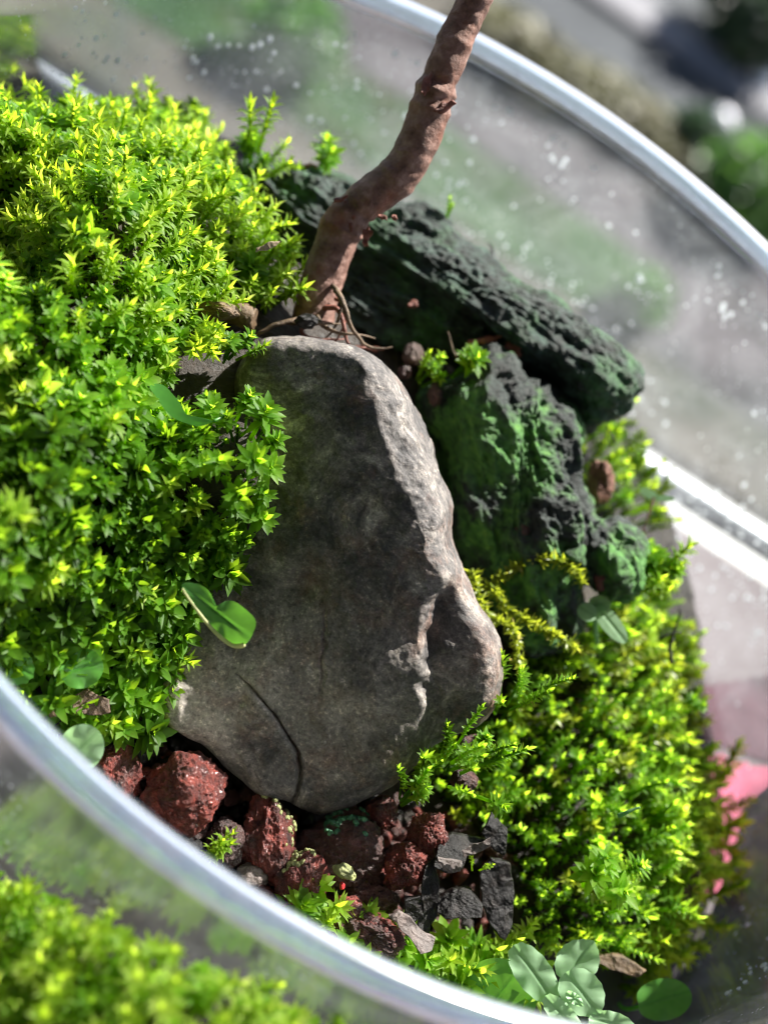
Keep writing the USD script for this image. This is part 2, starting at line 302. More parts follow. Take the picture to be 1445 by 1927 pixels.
SHRUB_OLIVE = leafmat('olive_weed_leaf', [(0, (.04, .045, .022)), (1, (.15, .14, .07))], [(0, (.08, .09, .03)), (1, (.22, .22, .09))], .3, .6)
SHRUB_GREEN = leafmat('green_shrub_leaf', [(0, (.03, .08, .02)), (1, (.12, .24, .06))], [(0, (.08, .2, .03)), (1, (.2, .42, .08))], .4, .4)
for (px, py, rr, m, lab) in [(1440, 350, .13, SHRUB_GREEN, 'bright green shrub blurred beyond the far rim of the bowl at its right'),
                             (1440, 20, .16, SHRUB_DARK, 'dark shrub out of focus in the top right corner behind the grey kerb'),
                             (1010, 70, .10, SHRUB_OLIVE, 'low olive weed clump out of focus just right of the stem beyond the rim'),
                             (1190, 185, .09, SHRUB_OLIVE, 'brownish olive weed clump out of focus in the middle of the ground beyond the rim'),
                             (1310, 255, .07, SHRUB_DARK, 'small dark weed clump out of focus left of the pale lilac ball'),
                             (560, 70, .09, SHRUB_GREEN, 'low green weed clump blurred behind the far wall, left of the stem'),
                             (1210, 560, .06, SHRUB_GREEN, 'green weed tuft blurred at the right end of the lawn strip')]:
    t = thing('shrub', lab, 'shrub')
    p0 = at_z(px, py, GZ + rr * .8)
    v, f, ti = leaf_cloud(rr, 900, rngS, rr * .16)
    v = v * ([1.9, 1.1, .55] if m is SHRUB_OLIVE else [1, 1, 1]); obj('crown', v + p0 - [0, 0, .35 * rr * (m is SHRUB_OLIVE)], f, m, t, tint=ti)
    tw = [tube(np.array([p0 * [1, 1, 0] + [0, 0, GZ], p0 + unit(rngS.normal(size=3)) * [rr, rr, rr * .4] * .6]), [.014, .006], 6) for _ in range(5)]
    v, f, _ = merge(tw); obj('stem', v, f, ROOT, t)
M_SPOT_BALL = mat('spot_ball_white', [(.3, (.7, .7, .78)), (.7, (.82, .82, .88))], 5., .25)  # balls added to give blurred bright highlight spots
for (px, py, rr, lab) in [(1355, 228, .030, 'small pale lilac ball added for a blurred bright spot beyond the rim'), (1436, 140, .034, 'white ball added for a blurred bright spot at the right border beyond the rim')]:
    s = trimesh.creation.icosphere(3, rr); P = at_z(px, py, GZ + rr)
    sv = np.array(s.vertices); sv = sv * (1 + .04 * (noise(sv / rr * 1.5, 2) - .5))[:, None]
    tag(obj('spot_ball', sv + P, np.array(s.faces), M_SPOT_BALL), lab, 'ball')

# added and unseen: wall behind the viewer, slab overhead, shutting out sky fill
M_PLASTER = mat('grey_render', [(.3, (.16, .15, .14)), (.7, (.21, .20, .19))], 6., .9, .3, 90., dist=.003)
v, f = box(-3.2, 3.2, -1.30, -1.05, GZ, 1.32); obj('sky_blocker_wall', v, f, M_PLASTER, kind='structure', smooth=30)
v, f = box(-3.2, 3.2, -1.30, .42, 1.325, 1.50); obj('sky_blocker_slab', v, f, M_PLASTER, kind='structure', smooth=30)
# table: rear edge line seen through the bowl
TZ = -.0624
e_n = float(at_z(600, 478, TZ) @ EN)
M_TABLE = mat('mauve_grey_table_top', [(.3, (.085, .070, .074)), (.7, (.135, .113, .118))], 14., .85, .2, 300., spec=.1, dist=.0004)
M_METAL = usdkit.material(stage, '/World/Looks/brushed_aluminium', {'p': ('principled_bsdf', {'base_color': (.36, .38, .41), 'metallic': 1., 'roughness': .5})}, surface='p.BSDF')
M_DARK_STRIP = mat('dark_strip', [(.3, (.012, .014, .018)), (.7, (.03, .032, .04))], 40., .5)
t = thing('table', 'mauve grey table top with a bright metal edge under the bowl', 'table')
def slab(e0, e1, n0, n1, z0, z1):
    v, f = box(e0, e1, n0, n1, z0, z1); return v[:, [0]] * ED + v[:, [1]] * EN + np.array([0, 0, 1]) * v[:, [2]], f
v, f = slab(-.9, .9, -.6, e_n - .012, TZ - .018, TZ); obj('top', v, f, M_TABLE, t, smooth=30)
v, f = slab(-.9, .9, e_n - .012, e_n - .003, TZ - .017, TZ - .001); obj('shadow_gap_strip', v, f, M_DARK_STRIP, t, smooth=30)  # dark strip stands for the shadow gap beside the rail
pr = np.array([[0, math.cos(a), math.sin(a)] for a in np.linspace(0, 2 * np.pi, 25)[:-1]])
P = np.array([-.9 * ED + e_n * EN, .9 * ED + e_n * EN]) + [0, 0, TZ - .001]
v, f = tube(P, .0032, 20); obj('edge_rail', v, f, M_METAL, t)
v, f = slab(-.9, .9, e_n + .0034, e_n + .010, TZ - .02, TZ - .004); obj('edge_backing', v, f, M_DARK_STRIP, t, smooth=30)
for sx in (-.8, .8):
    for sn in (-.55, e_n - .06):
        q = sx * ED + sn * EN; v, f = tube(np.array([q + [0, 0, GZ - .011], q + [0, 0, TZ - .018]]), .02, 12); obj('leg', v, f, M_METAL, t)

# pink cloth lying on the table to the right of the bowl
M_PINK = mat('pink_cloth', [(.3, (.26, .035, .075)), (.7, (.42, .085, .15))], 60., .9, .5, 900., dist=.0005)
M_MAROON = mat('maroon_cloth', [(.3, (.035, .010, .018)), (.7, (.08, .022, .036))], 60., .9, .5, 900., dist=.0005)
def cloth(name, pxpoly, m, lab, seed, lift):
    poly = Polygon([tuple(at_z(a, b, TZ)[:2]) for a, b in pxpoly]); x0, y0, x1, y1 = poly.bounds
    n = 70; X, Y = np.meshgrid(np.linspace(x0, x1, n), np.linspace(y0, y1, n)); ok = contains_xy(poly, X, Y)
    clear = np.clip((np.hypot(X / 1.148, Y / .988) - .077) / .02, 0, 1); h = .0003 + clear * lift * ridged(np.stack([X * 48, Y * 48, X * 0 + seed], -1), 3, seed) ** 2
    v = np.stack([X, Y, TZ + h], -1).reshape(-1, 3)
    i, j = np.meshgrid(np.arange(n - 1), np.arange(n - 1), indexing='ij'); okq = ok[:-1, :-1] & ok[1:, 1:] & ok[:-1, 1:] & ok[1:, :-1]
    a = (i * n + j)[okq]; f = np.vstack([np.stack([a, a + 1, a + n + 1], -1), np.stack([a, a + n + 1, a + n], -1)])
    tag(obj(name, v, f, m), lab, 'cloth')
cloth('pink_cloth', [(1240, 1400), (1330, 1410), (1445, 1450), (1700, 1480), (1900, 1800), (1560, 1960), (1420, 1700), (1300, 1690), (1240, 1600)], M_PINK, 'crumpled pink cloth lying on the table beside the right wall of the bowl', 3, .012)
cloth('maroon_cloth', [(1300, 1290), (1450, 1270), (1700, 1310), (1800, 1460), (1445, 1440), (1330, 1398), (1250, 1385)], M_MAROON, 'dark maroon cloth lying above the pink cloth beside the bowl', 9, .006)

# ------------------------------------------------------------------ the bowl
BZ = -.0615
BX, BY = 1.148, .988                                              # the bowl is a little oval
def lathe(prof, n=256):
    prof = np.asarray(prof, float); a = np.linspace(0, 2 * np.pi, n, endpoint=False); k = len(prof)
    v = np.stack([prof[:, 0][None] * np.cos(a)[:, None], prof[:, 0][None] * np.sin(a)[:, None], np.broadcast_to(prof[:, 1], (n, k))], -1).reshape(-1, 3)
    i, j = np.meshgrid(np.arange(n), np.arange(k), indexing='ij'); i2, j2 = (i + 1) % n, (j + 1) % k
    q = np.stack([i * k + j, i2 * k + j, i2 * k + j2, i * k + j2], -1).reshape(-1, 4)
    return v * [BX, BY, 1], np.vstack([q[:, [0, 1, 2]], q[:, [0, 2, 3]]])
bowl = thing('plastic_bowl', 'oval clear plastic bowl with a thick rim holding the moss landscape', 'bowl')
out = [(.0782, -.0028), (.0779, -.0065), (.0770, -.0085), (.0768, -.03), (.0765, -.045), (.0761, -.0575), (.0755, -.0603), (.0735, BZ), (.066, BZ)]
inn = [(.066, BZ + .0009), (.0728, BZ + .0009), (.0746, -.0595), (.0753, -.0568), (.0757, -.045), (.0760, -.03), (.0762, -.0088), (.0771, -.0068), (.0774, -.0028)]
v, f = lathe(out + inn); obj('wall', v, f, WALL, bowl, smooth=40)
a = np.linspace(0, 2 * np.pi, 24, endpoint=False)
v, f = lathe(np.stack([.0791 + .0018 * np.cos(a), -.0006 + .0018 * np.sin(a)], -1), 360); obj('rim', v, f[:, ::-1], RIM, bowl)
v, f = lathe([(.0658, BZ), (.0003, BZ), (.0003, BZ + .0009), (.0658, BZ + .0009)]); obj('base', v, f[:, ::-1], WALL, bowl, smooth=30)
WALL_R = .0753

# ------------------------------------------------------------------ the soil surface (shape of the ground inside the bowl)
ctrl = [(200, 210, -.024), (60, 230, -.026), (-60, 250, -.026), (0, 330, -.019), (-150, 350, -.020), (330, 280, -.022), (100, 450, -.013), (300, 480, -.011), (450, 470, -.014), (0, 600, -.013), (200, 650, -.012), (380, 560, -.015),
        (0, 900, -.020), (200, 900, -.019), (-120, 700, -.018), (-120, 1000, -.026), (310, 830, -.022), (420, 800, -.015), (430, 900, -.016), (400, 1000, -.024), (200, 1100, -.029), (0, 1100, -.028),
        (100, 1300, -.040), (280, 1300, -.041), (-100, 1250, -.040), (480, 620, -.016), (600, 590, -.017), (540, 420, -.022), (560, 340, -.030),
        (640, 330, -.033), (900, 470, -.040), (1150, 700, -.045), (850, 560, -.026), (1000, 650, -.032), (800, 700, -.022), (1000, 800, -.028), (1000, 1000, -.032), (1170, 1000, -.037),
        (1100, 1200, -.036), (1000, 1400, -.043), (1150, 1550, -.042), (1050, 1700, -.047), (1230, 1250, -.043), (1290, 1500, -.048), (1260, 1720, -.052), (1150, 1850, -.054), (900, 1450, -.048),
        (620, 1200, -.036), (600, 1000, -.030), (620, 1500, -.048), (450, 1500, -.050), (700, 1650, -.051), (850, 1700, -.052), (300, 1480, -.048), (200, 1450, -.047), (345, 1400, -.053), (400, 1450, -.054), (520, 1650, -.052), (800, 1820, -.054), (950, 1850, -.055), (-60, 1400, -.048)]
cp = np.array([at_z(a, b, z) for a, b, z in ctrl])
for ang in np.radians(np.arange(195, 320, 12)):                      # along the near wall
    cp = np.vstack([cp, [.068 * math.cos(ang), .068 * math.sin(ang), -.055], [.0745 * math.cos(ang), .0745 * math.sin(ang), -.067]])
rbf = RBFInterpolator(cp[:, :2] * 20, cp[:, 2], kernel='thin_plate_spline', smoothing=.00004, degree=1)
def zsurf(x, y): return np.maximum(rbf(np.stack([x, y], -1) * 20), BZ + .004)
def surf_normal(x, y, e=.0012):
    gx, gy = (zsurf(x + e, y) - zsurf(x - e, y)) / (2 * e), (zsurf(x, y + e) - zsurf(x, y - e)) / (2 * e)
    return unit(np.stack([-gx, -gy, np.ones_like(gx)], -1)), np.sqrt(1 + gx ** 2 + gy ** 2)
nr_, na_ = 90, 260
rr = np.linspace(0.0002, .0722, nr_); aa = np.linspace(0, 2 * np.pi, na_, endpoint=False)
RR, AA = np.meshgrid(rr, aa, indexing='ij'); X, Y = RR * np.cos(AA), RR * np.sin(AA)
X = np.where(X < 0, X * 1.13, X)
Z = zsurf(X.ravel(), Y.ravel()).reshape(X.shape) - .0012
P3 = np.stack([X, Y, Z], -1); Z = Z + .0022 * (fbm(P3 * 260, 4, 4) - .5) + .0016 * (fbm(P3 * 900, 3, 8) - .5)
top = np.stack([X, Y, Z], -1); nside = 14
side = np.stack([np.stack([top[-1, :, 0] * .997, top[-1, :, 1] * .997, top[-1, :, 2] + (BZ + .0015 - top[-1, :, 2]) * k / nside], -1) for k in range(1, nside + 1)])
G = np.vstack([top, side]); ng = G.shape[0]
i, j = np.meshgrid(np.arange(ng - 1), np.arange(na_), indexing='ij'); j2 = (j + 1) % na_
q = np.stack([i * na_ + j, (i + 1) * na_ + j, (i + 1) * na_ + j2, i * na_ + j2], -1).reshape(-1, 4)
obj('soil', G.reshape(-1, 3), np.vstack([q[:, [0, 1, 2]], q[:, [0, 2, 3]]]), SOIL, kind='structure')

# ------------------------------------------------------------------ rock
t_out = [(470, 665), (505, 640), (545, 634), (600, 640), (660, 651), (702, 668), (732, 694), (762, 735), (790, 785), (812, 838), (828, 890), (846, 935), (850, 975), (849, 1008), (866, 1055), (886, 1105), (908, 1150), (934, 1195),
         (942, 1250), (934, 1320), (890, 1368), (830, 1392), (795, 1420), (765, 1452), (715, 1490), (650, 1520), (590, 1530), (540, 1508), (500, 1500), (460, 1472), (410, 1430), (365, 1395), (318, 1365), (300, 1320), (312, 1240), (335, 1170), (372, 1090), (412, 1010), (432, 930), (440, 850), (438, 760), (448, 700)]
def rock_depth(px, py): return .1655 + (1500 - py) / 850 * .004 - .0080 * np.clip((590 - px) / 270, 0, 1) ** 1.25 * np.clip((py - 1060) / 230, 0, 1)
def smin(a, b, k): h = np.clip(.5 + .5 * (b - a) / k, 0, 1); return b * (1 - h) + a * h - k * h * (1 - h)
def rock_front(s, px, py, d):
    q = np.stack([px / 60, py / 60, px * 0], -1)
    wx = 34 * (fbm(q * .8, 4, 3) - .5) + 10 * (fbm(q * 4, 2, 13) - .5); wy = 34 * (fbm(q * .8, 4, 9) - .5)
    X, Y = px + wx, py + wy; mm = .0000735
    main = .0098 + ((X - 640) * .27 - (Y - 1090) * .085) * mm
    ridge = np.interp(Y, [600, 650, 700, 760, 900, 1020, 1130, 1400], [560, 640, 690, 706, 752, 800, 850, 900])
    bev = .0098 + ((ridge - 640) * .27 - (Y - 1090) * .085) * mm - (X - ridge) * mm * .62
    top = .0118 + (Y - 690) * mm * .95 + .0022                         # the brow, facing up
    lobe_x = np.interp(Y, [1060, 1120, 1180, 1400, 1500], [860, 815, 792, 800, 790])
    lobe = .0088 + ((lobe_x - 640) * .27 - (Y - 1090) * .085) * mm - .0040 + (X - lobe_x) * mm * .16
    foot = .0120 - (Y - 1330) * mm * .42 + (X - 560) * mm * .16
    left = .0108 + (X - 440) * mm * .40
    fac1 = .0113 + ((X - 560) * .02 - (Y - 1180) * .30) * mm           # fracture facets in the lower half
    fac2 = .0116 + ((X - 700) * -.03 - (Y - 1200) * .20) * mm
    h = smin(main, bev, .0005); h = smin(h, top, .0010); h = smin(h, foot, .0010); h = smin(h, left, .0012); h = smin(h, fac1, .0004); h = smin(h, fac2, .0004)
    w = 1 / (1 + np.exp(-(X - lobe_x) / 4.)) / (1 + np.exp(-(Y - 1085) / 14.)); h = h * (1 - w) + np.minimum(h, lobe) * w
    sw = np.clip((Y - 1125) / 120, 0, 1); h = h + .0007 * sw * sw * (3 - 2 * sw) * np.clip((X - 440) / 60, 0, 1) * np.clip((770 - X) / 60, 0, 1)
    dent = .0016 * np.exp(-(((X - 585) / 30) ** 2 + ((Y - 1100) / 36) ** 2))
    seam = .0005 * np.exp(-((X - 614 + (py - 1150) * .07) / 3.2) ** 2) * np.clip((py - 1130) / 50, 0, 1) * np.clip((1330 - py) / 60, 0, 1)
    ck = np.interp(py, [1255, 1280, 1330, 1350, 1400, 1440, 1480, 1510], [455, 480, 522, 535, 568, 572, 562, 545]) + wx * .25
    crack = .0016 * np.exp(-((px - ck) / 3.4) ** 2) * np.clip((py - 1255) / 20, 0, 1)
    step = .0008 / (1 + np.exp(-(px - ck) / 4.)) * np.clip((py - 1270) / 60, 0, 1)
    rnd = np.clip(1 - (1 - np.clip(d / 46., 0, 1)) ** 2.2, 0, 1) ** (1 / 2.0)
    return np.maximum(h - dent - seam - crack - step, .0015) * rnd
v, f = outline_solid(t_out, (620, 1090), rock_depth, rock_front, dome_h(.013, 150), nt=620, nr=150, bias=1.5)
am = .0010 * (fbm(v * 90, 3, 2) - .5) + .0004 * (ridged(v * 230, 4, 7) - .55) + .0005 * (fbm(v * 520, 3, 5) - .5)
px = project(v); edge = np.exp(-((px[:, 0] - 790) / 110) ** 2) * np.exp(-((px[:, 1] - 860) / 190) ** 2)
am = am + edge * .0013 * (ridged(v * 210, 3, 21) - .55)
v = displace(v, f, am)
pxr = project(v); pale = np.exp(-((pxr[:, 0] - 590) / 150) ** 2 - ((pxr[:, 1] - 1260) / 150) ** 2) + np.exp(-((pxr[:, 0] - 400) / 80) ** 2 - ((pxr[:, 1] - 1350) / 90) ** 2)  # pools of refracted light painted into the stone colour as pale spots
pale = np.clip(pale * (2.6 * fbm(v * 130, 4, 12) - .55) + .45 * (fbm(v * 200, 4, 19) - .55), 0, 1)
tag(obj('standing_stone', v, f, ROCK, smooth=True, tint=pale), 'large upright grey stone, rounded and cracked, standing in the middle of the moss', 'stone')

# ------------------------------------------------------------------ bark slabs
def barky(v, f, seed, ax, a=1.):
    A = unit(RGT * ax[0] - UPV * ax[1]); w = v - (v @ A)[:, None] * A * .80
    c1 = np.clip(cells(v, 420, seed), 0, 1.2); c2 = np.clip(cells(v, 1100, seed + 1), 0, 1.2)
    am = a * (.0042 * (fbm(w * 150, 3, seed) - .5) + .0042 * (ridged(w * 260, 4, seed + 3) - .55) + .0004 * (.6 - c2) + .0014 * (fbm(v * 420, 4, seed + 8) - .5) + .0007 * (ridged(v * 1100, 2, seed + 6) - .55))
    return displace(v, f, am)
bk = [(452, 325), (500, 316), (560, 328), (640, 350), (700, 368), (760, 385), (826, 402), (852, 440), (915, 482), (960, 528), (1030, 560), (1075, 592), (1122, 622), (1152, 655), (1178, 700), (1186, 742), (1160, 772), (1122, 793), (1080, 778),
      (1040, 742), (1000, 715), (940, 700), (900, 682), (860, 664), (800, 650), (740, 650), (680, 650), (630, 610), (590, 550), (550, 490), (505, 430), (470, 380)]
v, f = outline_solid(bk, (840, 560), lambda a, b: .1905 + (b - 560) * 0 + (560 - b) / 1000 * .010, dome_h(.0075, 95, 2.2), dome_h(.007, 90), nt=520, nr=110, bias=1.3)
am_r = .0026 * (np.sin((project(v)[:, 1] - project(v)[:, 0] * .62) / 26. + 3 * noise(v * 60, 2)) * .3) * np.clip(.5 + noise(v * 90, 5), 0, 1)
v = displace(v, f, am_r)
bslab = thing('bark_slab', 'long blackish green slab of wet bark lying behind the stem and the stone', 'bark')
obj('slab', barky(v, f, 11, (.85, .53)), f, BARK, bslab)
bl = [(880, 705), (915, 682), (960, 690), (995, 722), (1062, 790), (1068, 850), (1062, 915), (1110, 958), (1168, 1000), (1196, 1050), (1190, 1095), (1140, 1112), (1105, 1085), (1095, 1130), (1090, 1190), (1030, 1215), (950, 1190), (910, 1140), (880, 1085), (860, 1000), (845, 930), (825, 860), (795, 780), (810, 720)]
v, f = outline_solid(bl, (970, 950), lambda a, b: .1845 + (950 - b) / 1000 * .004, dome_h(.0075, 80, 2.2), dome_h(.008, 90), nt=460, nr=100, bias=1.3)
am_r = .0020 * .6 * np.sin((project(v)[:, 0] + project(v)[:, 1] * .18) / 24. + 3 * noise(v * 60, 2)) * np.clip(.4 + noise(v * 80, 6), 0, 1)
v = displace(v, f, am_r)
b2 = thing('bark_block', 'chunky weathered bark with bright green algae to the right of the stone', 'bark')
obj('block', barky(v, f, 31, (.25, .97)), f, BARK_GREEN, b2)

# ------------------------------------------------------------------ stem
sp = np.array([(588, 605, 0), (600, 548, .004), (626, 472, .012), (648, 418, .02), (690, 374, .03), (745, 334, .04), (785, 272, .055), (805, 216, .065), (822, 165, .075), (846, 105, .088), (880, 30, .10), (915, -40, .12), (945, -110, .13)])
sr = np.array([41, 38, 37, 40, 39, 38, 37, 36, 36, 32, 30, 28.5, 28.])
def stem_depth(u): return .1725 - .10 * u
Pst = np.array([at_d(a, b, stem_depth(u)) for a, b, u in sp]); rst = sr / FPX * np.array([stem_depth(u) for u in sp[:, 2]])
Pc = catmull(Pst, 260); rc = np.interp(np.linspace(0, 1, 260), np.linspace(0, 1, len(rst)), rst)
v, f = tube(Pc, rc, 40)
n = vnormals(v, f); q = v * 1.0
tt = np.concatenate([np.repeat(np.linspace(0, 1, 260), 40), [0, 1]])
ang = np.concatenate([np.tile(np.linspace(0, 2 * np.pi, 40, endpoint=False), 260), [0, 0]])
node = sum(w * np.exp(-((tt - c0) / .012) ** 2) for c0, w in ((.24, .0003), (.30, -.0003), (.60, .00025), (.645, .0003), (.67, -.0003), (.42, .0002), (.76, .0002)))
node = node * (.4 + 1.2 * noise(np.stack([np.cos(ang) * 1.2, np.sin(ang) * 1.2, tt * 9], -1), 4))
grain = ridged(np.stack([np.cos(ang) * 2.6, np.sin(ang) * 2.6, tt * 26], -1), 3, 5) - .55
am = .0011 * (fbm(v * 70, 3, 3) - .5) + .00040 * grain + .00022 * (fbm(v * 900, 3, 4) - .5) + node
v = v + n * am[:, None]
stem = thing('bonsai_stem', 'bare brown woody stem rising from the moss out of the top of the bowl', 'stem')
obj('trunk', v, f, STEM, stem)
rngR = np.random.default_rng(17)
def flake(px, py, d, w, h, ang, rng, n=14, curl=.3):
    a = np.linspace(0, 2 * np.pi, n, endpoint=False); r = 1 + .35 * rng.uniform(-1, 1, n)
    q = np.stack([np.cos(a) * w * r, np.sin(a) * h * r], -1); ca, sa = math.cos(ang), math.sin(ang)
    q = q @ np.array([[ca, sa], [-sa, ca]]); o = np.stack([px + q[:, 0], py + q[:, 1]], -1)
    return outline_solid(o, (px, py), lambda A, B: np.full(np.shape(A), d) - curl * .001 * ((A - px) / w) ** 2, dome_h(.0004, h * .6), dome_h(.0003, h * .6), nt=36, nr=6)
for (px, py, w, h, ang) in [(690, 440, 8, 16, .2), (655, 410, 12, 28, -.1), (720, 408, 9, 5, .4), (742, 410, 7, 5, .8), (803, 160, 9, 26, .35), (836, 200, 22, 9, -.5), (640, 375, 14, 5, -.3), (688, 455, 5, 8, 0)]:
    u = np.interp(-py, -sp[:, 1], sp[:, 2]); v, f = flake(px, py, stem_depth(u) - .0033 + .0009, w, h, ang, rngR)
    obj('peeling_bark', displace(v, f, .0004 * (fbm(v * 900, 2, 3) - .5)), f, PEEL, stem)
# roots under the stem
roots = [[(610, 580), (640, 600), (650, 640), (690, 660)], [(625, 540), (640, 580), (632, 610), (610, 640)], [(632, 550), (655, 600), (668, 630), (735, 655)], [(590, 600), (570, 628), (600, 640), (640, 636)],
         [(570, 595), (520, 612), (480, 632), (440, 665)], [(560, 600), (500, 620), (455, 655), (425, 700)], [(628, 560), (648, 590), (648, 620), (620, 655)], [(600, 600), (620, 618), (660, 628), (700, 640)], [(540, 600), (590, 610), (640, 604)]]
for k, r in enumerate(roots):
    P = np.array([at_d(a + rngR.normal() * 3, b + rngR.normal() * 3, .1700 - .0012 * math.sin(i * 1.4) - .0006 * (k % 3)) for i, (a, b) in enumerate(r)]); P = catmull(P, 24)
    P = P + .0003 * (np.stack([noise(P * 900, s) for s in (1, 2, 3)], -1) - .5)
    v, f = tube(P, np.linspace(.00042, .00012, 24) * rngR.uniform(.7, 1.2), 7); obj('root', v, f, PEEL if k % 3 == 0 else ROOT, stem)
# thick roots through the moss at left
for k, (pts, r0) in enumerate([([(478, 600), (455, 592), (410, 578), (370, 590), (330, 632), (300, 672)], 19), ([(415, 600), (350, 650), (318, 700), (296, 770), (292, 850), (300, 930)], 19)]):
    P = np.array([at_d(a, b, .1635 + (650 - b) / 1000 * .012 + .0016 * (k == 0)) for a, b in pts]); P = catmull(P, 60)
    r = r0 / FPX * .16 * (1 + .25 * np.sin(np.linspace(0, 9, 60))) * np.linspace(1, .75, 60)
    v, f = tube(P, r, 16); v = displace(v, f, .0010 * (fbm(v * 260, 4, k) - .5) + .0006 * (ridged(v * 700, 3, 4) - .5)); obj('thick_root', v, f, ROOT, stem)

# ------------------------------------------------------------------ moss shoots
def leaf_geo(L, Wd, az, elev, curve, base, fold=.25, rows=4, tone=0.):
    """one moss leaf: 3 points across, a keel, a pointed tip; starts at BASE, rises at ELEV, bends outwards by CURVE"""
    u = np.linspace(0, 1, rows + 1); e = elev - curve * u
    step = L / rows; rad = np.concatenate([[0], np.cumsum(np.cos(e[:-1]) * step)]); up = np.concatenate([[0], np.cumsum(np.sin(e[:-1]) * step)])
    w = Wd * .5 * np.sin(np.pi * np.clip(.12 + .88 * u, 0, 1) ** .85) ** .8; w[-1] = 0
    ca, sa = math.cos(az), math.sin(az)
    mid = np.stack([rad * ca, rad * sa, up], -1) + base
    side = np.array([-sa, ca, 0.]); nrm = np.stack([-np.sin(e) * ca, -np.sin(e) * sa, np.cos(e)], -1)
    Lf, Rt = mid + side * w[:, None] + nrm * (w * fold)[:, None], mid - side * w[:, None] + nrm * (w * fold)[:, None]
    v = np.stack([Lf[:-1], mid[:-1], Rt[:-1]], 1).reshape(-1, 3); v = np.vstack([v, mid[-1]])
    f = []
    for i in range(rows - 1):
        a, b = 3 * i, 3 * i + 3
        f += [(a, a + 1, b + 1), (a, b + 1, b), (a + 1, a + 2, b + 2), (a + 1, b + 2, b + 1)]
    a = 3 * (rows - 1); T = 3 * rows; f += [(a, a + 1, T), (a + 1, a + 2, T)]
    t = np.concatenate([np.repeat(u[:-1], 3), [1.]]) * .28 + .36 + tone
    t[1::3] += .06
    return v, np.array(f), t
def star_shoot(rng, whorls=3, leafL=.0024, leafW=.00115, height=.0030):
    out = []; az = rng.uniform(0, 6.28)
    for k in range(whorls + 1):
        fr = k / whorls; n = 6 if k < whorls else 4
        for j in range(n):
            az += 2.399 + rng.normal() * .2
            L = leafL * (1.12 - .1 * abs(fr - .35) * 4 if k < whorls else .62) * rng.uniform(.8, 1.15)
            out.append(leaf_geo(L, leafW * rng.uniform(.85, 1.15) * (1 if k < whorls else .75), az, np.interp(fr, [0, .6, 1], [.15, .55, 1.1]) + rng.normal() * .12, .45 + rng.normal() * .15,
                                np.array([0, 0, height * (.45 + .55 * fr)]), .28, 4, -.08 + .06 * fr + rng.normal() * .07))
    v, f = tube(np.array([[0, 0, -.002], [0, 0, height]]), [.0003, .0002], 4, cap=False); st = (v, f, np.full(len(v), .25))
    return out, st
def feather_shoot(rng, n=30, height=.0058, leafL=.0019, leafW=.00052, curve=1.5, top=.30):
    out = []; az = rng.uniform(0, 6.28); bend = rng.normal(size=2) * .18
    for k in range(n):
        fr = k / (n - 1); az += 2.399; z = height * (.18 + .82 * fr)
        out.append(leaf_geo(leafL * (.75 + .5 * math.sin(fr * 2.6)) * rng.uniform(.85, 1.15), leafW * rng.uniform(.85, 1.2), az, np.interp(fr, [0, .75, 1], [.75, .85, 1.35]) + rng.normal() * .1, curve * np.interp(fr, [0, .8, 1], [1, .8, .35]),
                            np.array([bend[0] * z * fr, bend[1] * z * fr, z]), .2, 3, -.12 + .14 * fr + rng.normal() * .06))
    v, f = tube(np.array([[0, 0, -.002], [bend[0] * height * .4, bend[1] * height * .4, height * .6], [bend[0] * height, bend[1] * height, height]]), [.0003, .00025, .0002], 4, cap=False)
    return out, (v, f, np.full(len(v), .25))
rngM = np.random.default_rng(2024)
def bake(s): return merge(s[0] + [s[1]])
PROTO = {'star': [star_shoot(rngM, 4, .0019, .00080, .0032) for _ in range(18)],
         'bigstar': [star_shoot(rngM, 4, .0026, .00105, .0036) for _ in range(10)],
         'feather': [feather_shoot(rngM) for _ in range(14)],
         'bushy': [feather_shoot(rngM, int(rngM.integers(28, 46)), rngM.uniform(.005, .0085), rngM.uniform(.0011, .0017), .00048, .75) for _ in range(22)],
         'dry': [feather_shoot(rngM, 30, .006, .0017, .0005, 1.1) for _ in range(10)],
         'fine': [feather_shoot(rngM, 26, .0040, .0010, .00040, .7) for _ in range(10)]}
def frame_for(n, rng):
    a = unit(np.cross(n, unit(rng.normal(size=3)))); return np.stack([a, np.cross(n, a), n], 0)
def poisson(P, spacing, rng):
    order = rng.permutation(len(P)); P = P[order]; tree = cKDTree(P); alive = np.ones(len(P), bool); keep = []
    nb = tree.query_ball_point(P, spacing)
    for i in range(len(P)):
        if alive[i]:
            keep.append(i); alive[nb[i]] = False
    return P[keep]
def scatter(poly, spacing, rng, rmax=.0735, n=60000):
    poly = Polygon(poly).buffer(0)
    a, r = rng.uniform(0, 2 * np.pi, n), rmax * np.sqrt(rng.uniform(0, 1, n)); x, y = r * np.cos(a), r * np.sin(a); x = np.where(x < 0, x * 1.13, x); z = zsurf(x, y)
    P = np.stack([x, y, z], -1); q = project(P); ok = contains_xy(poly, q[:, 0], q[:, 1]); P = P[ok]
    return poisson(P, spacing, rng) if len(P) else P
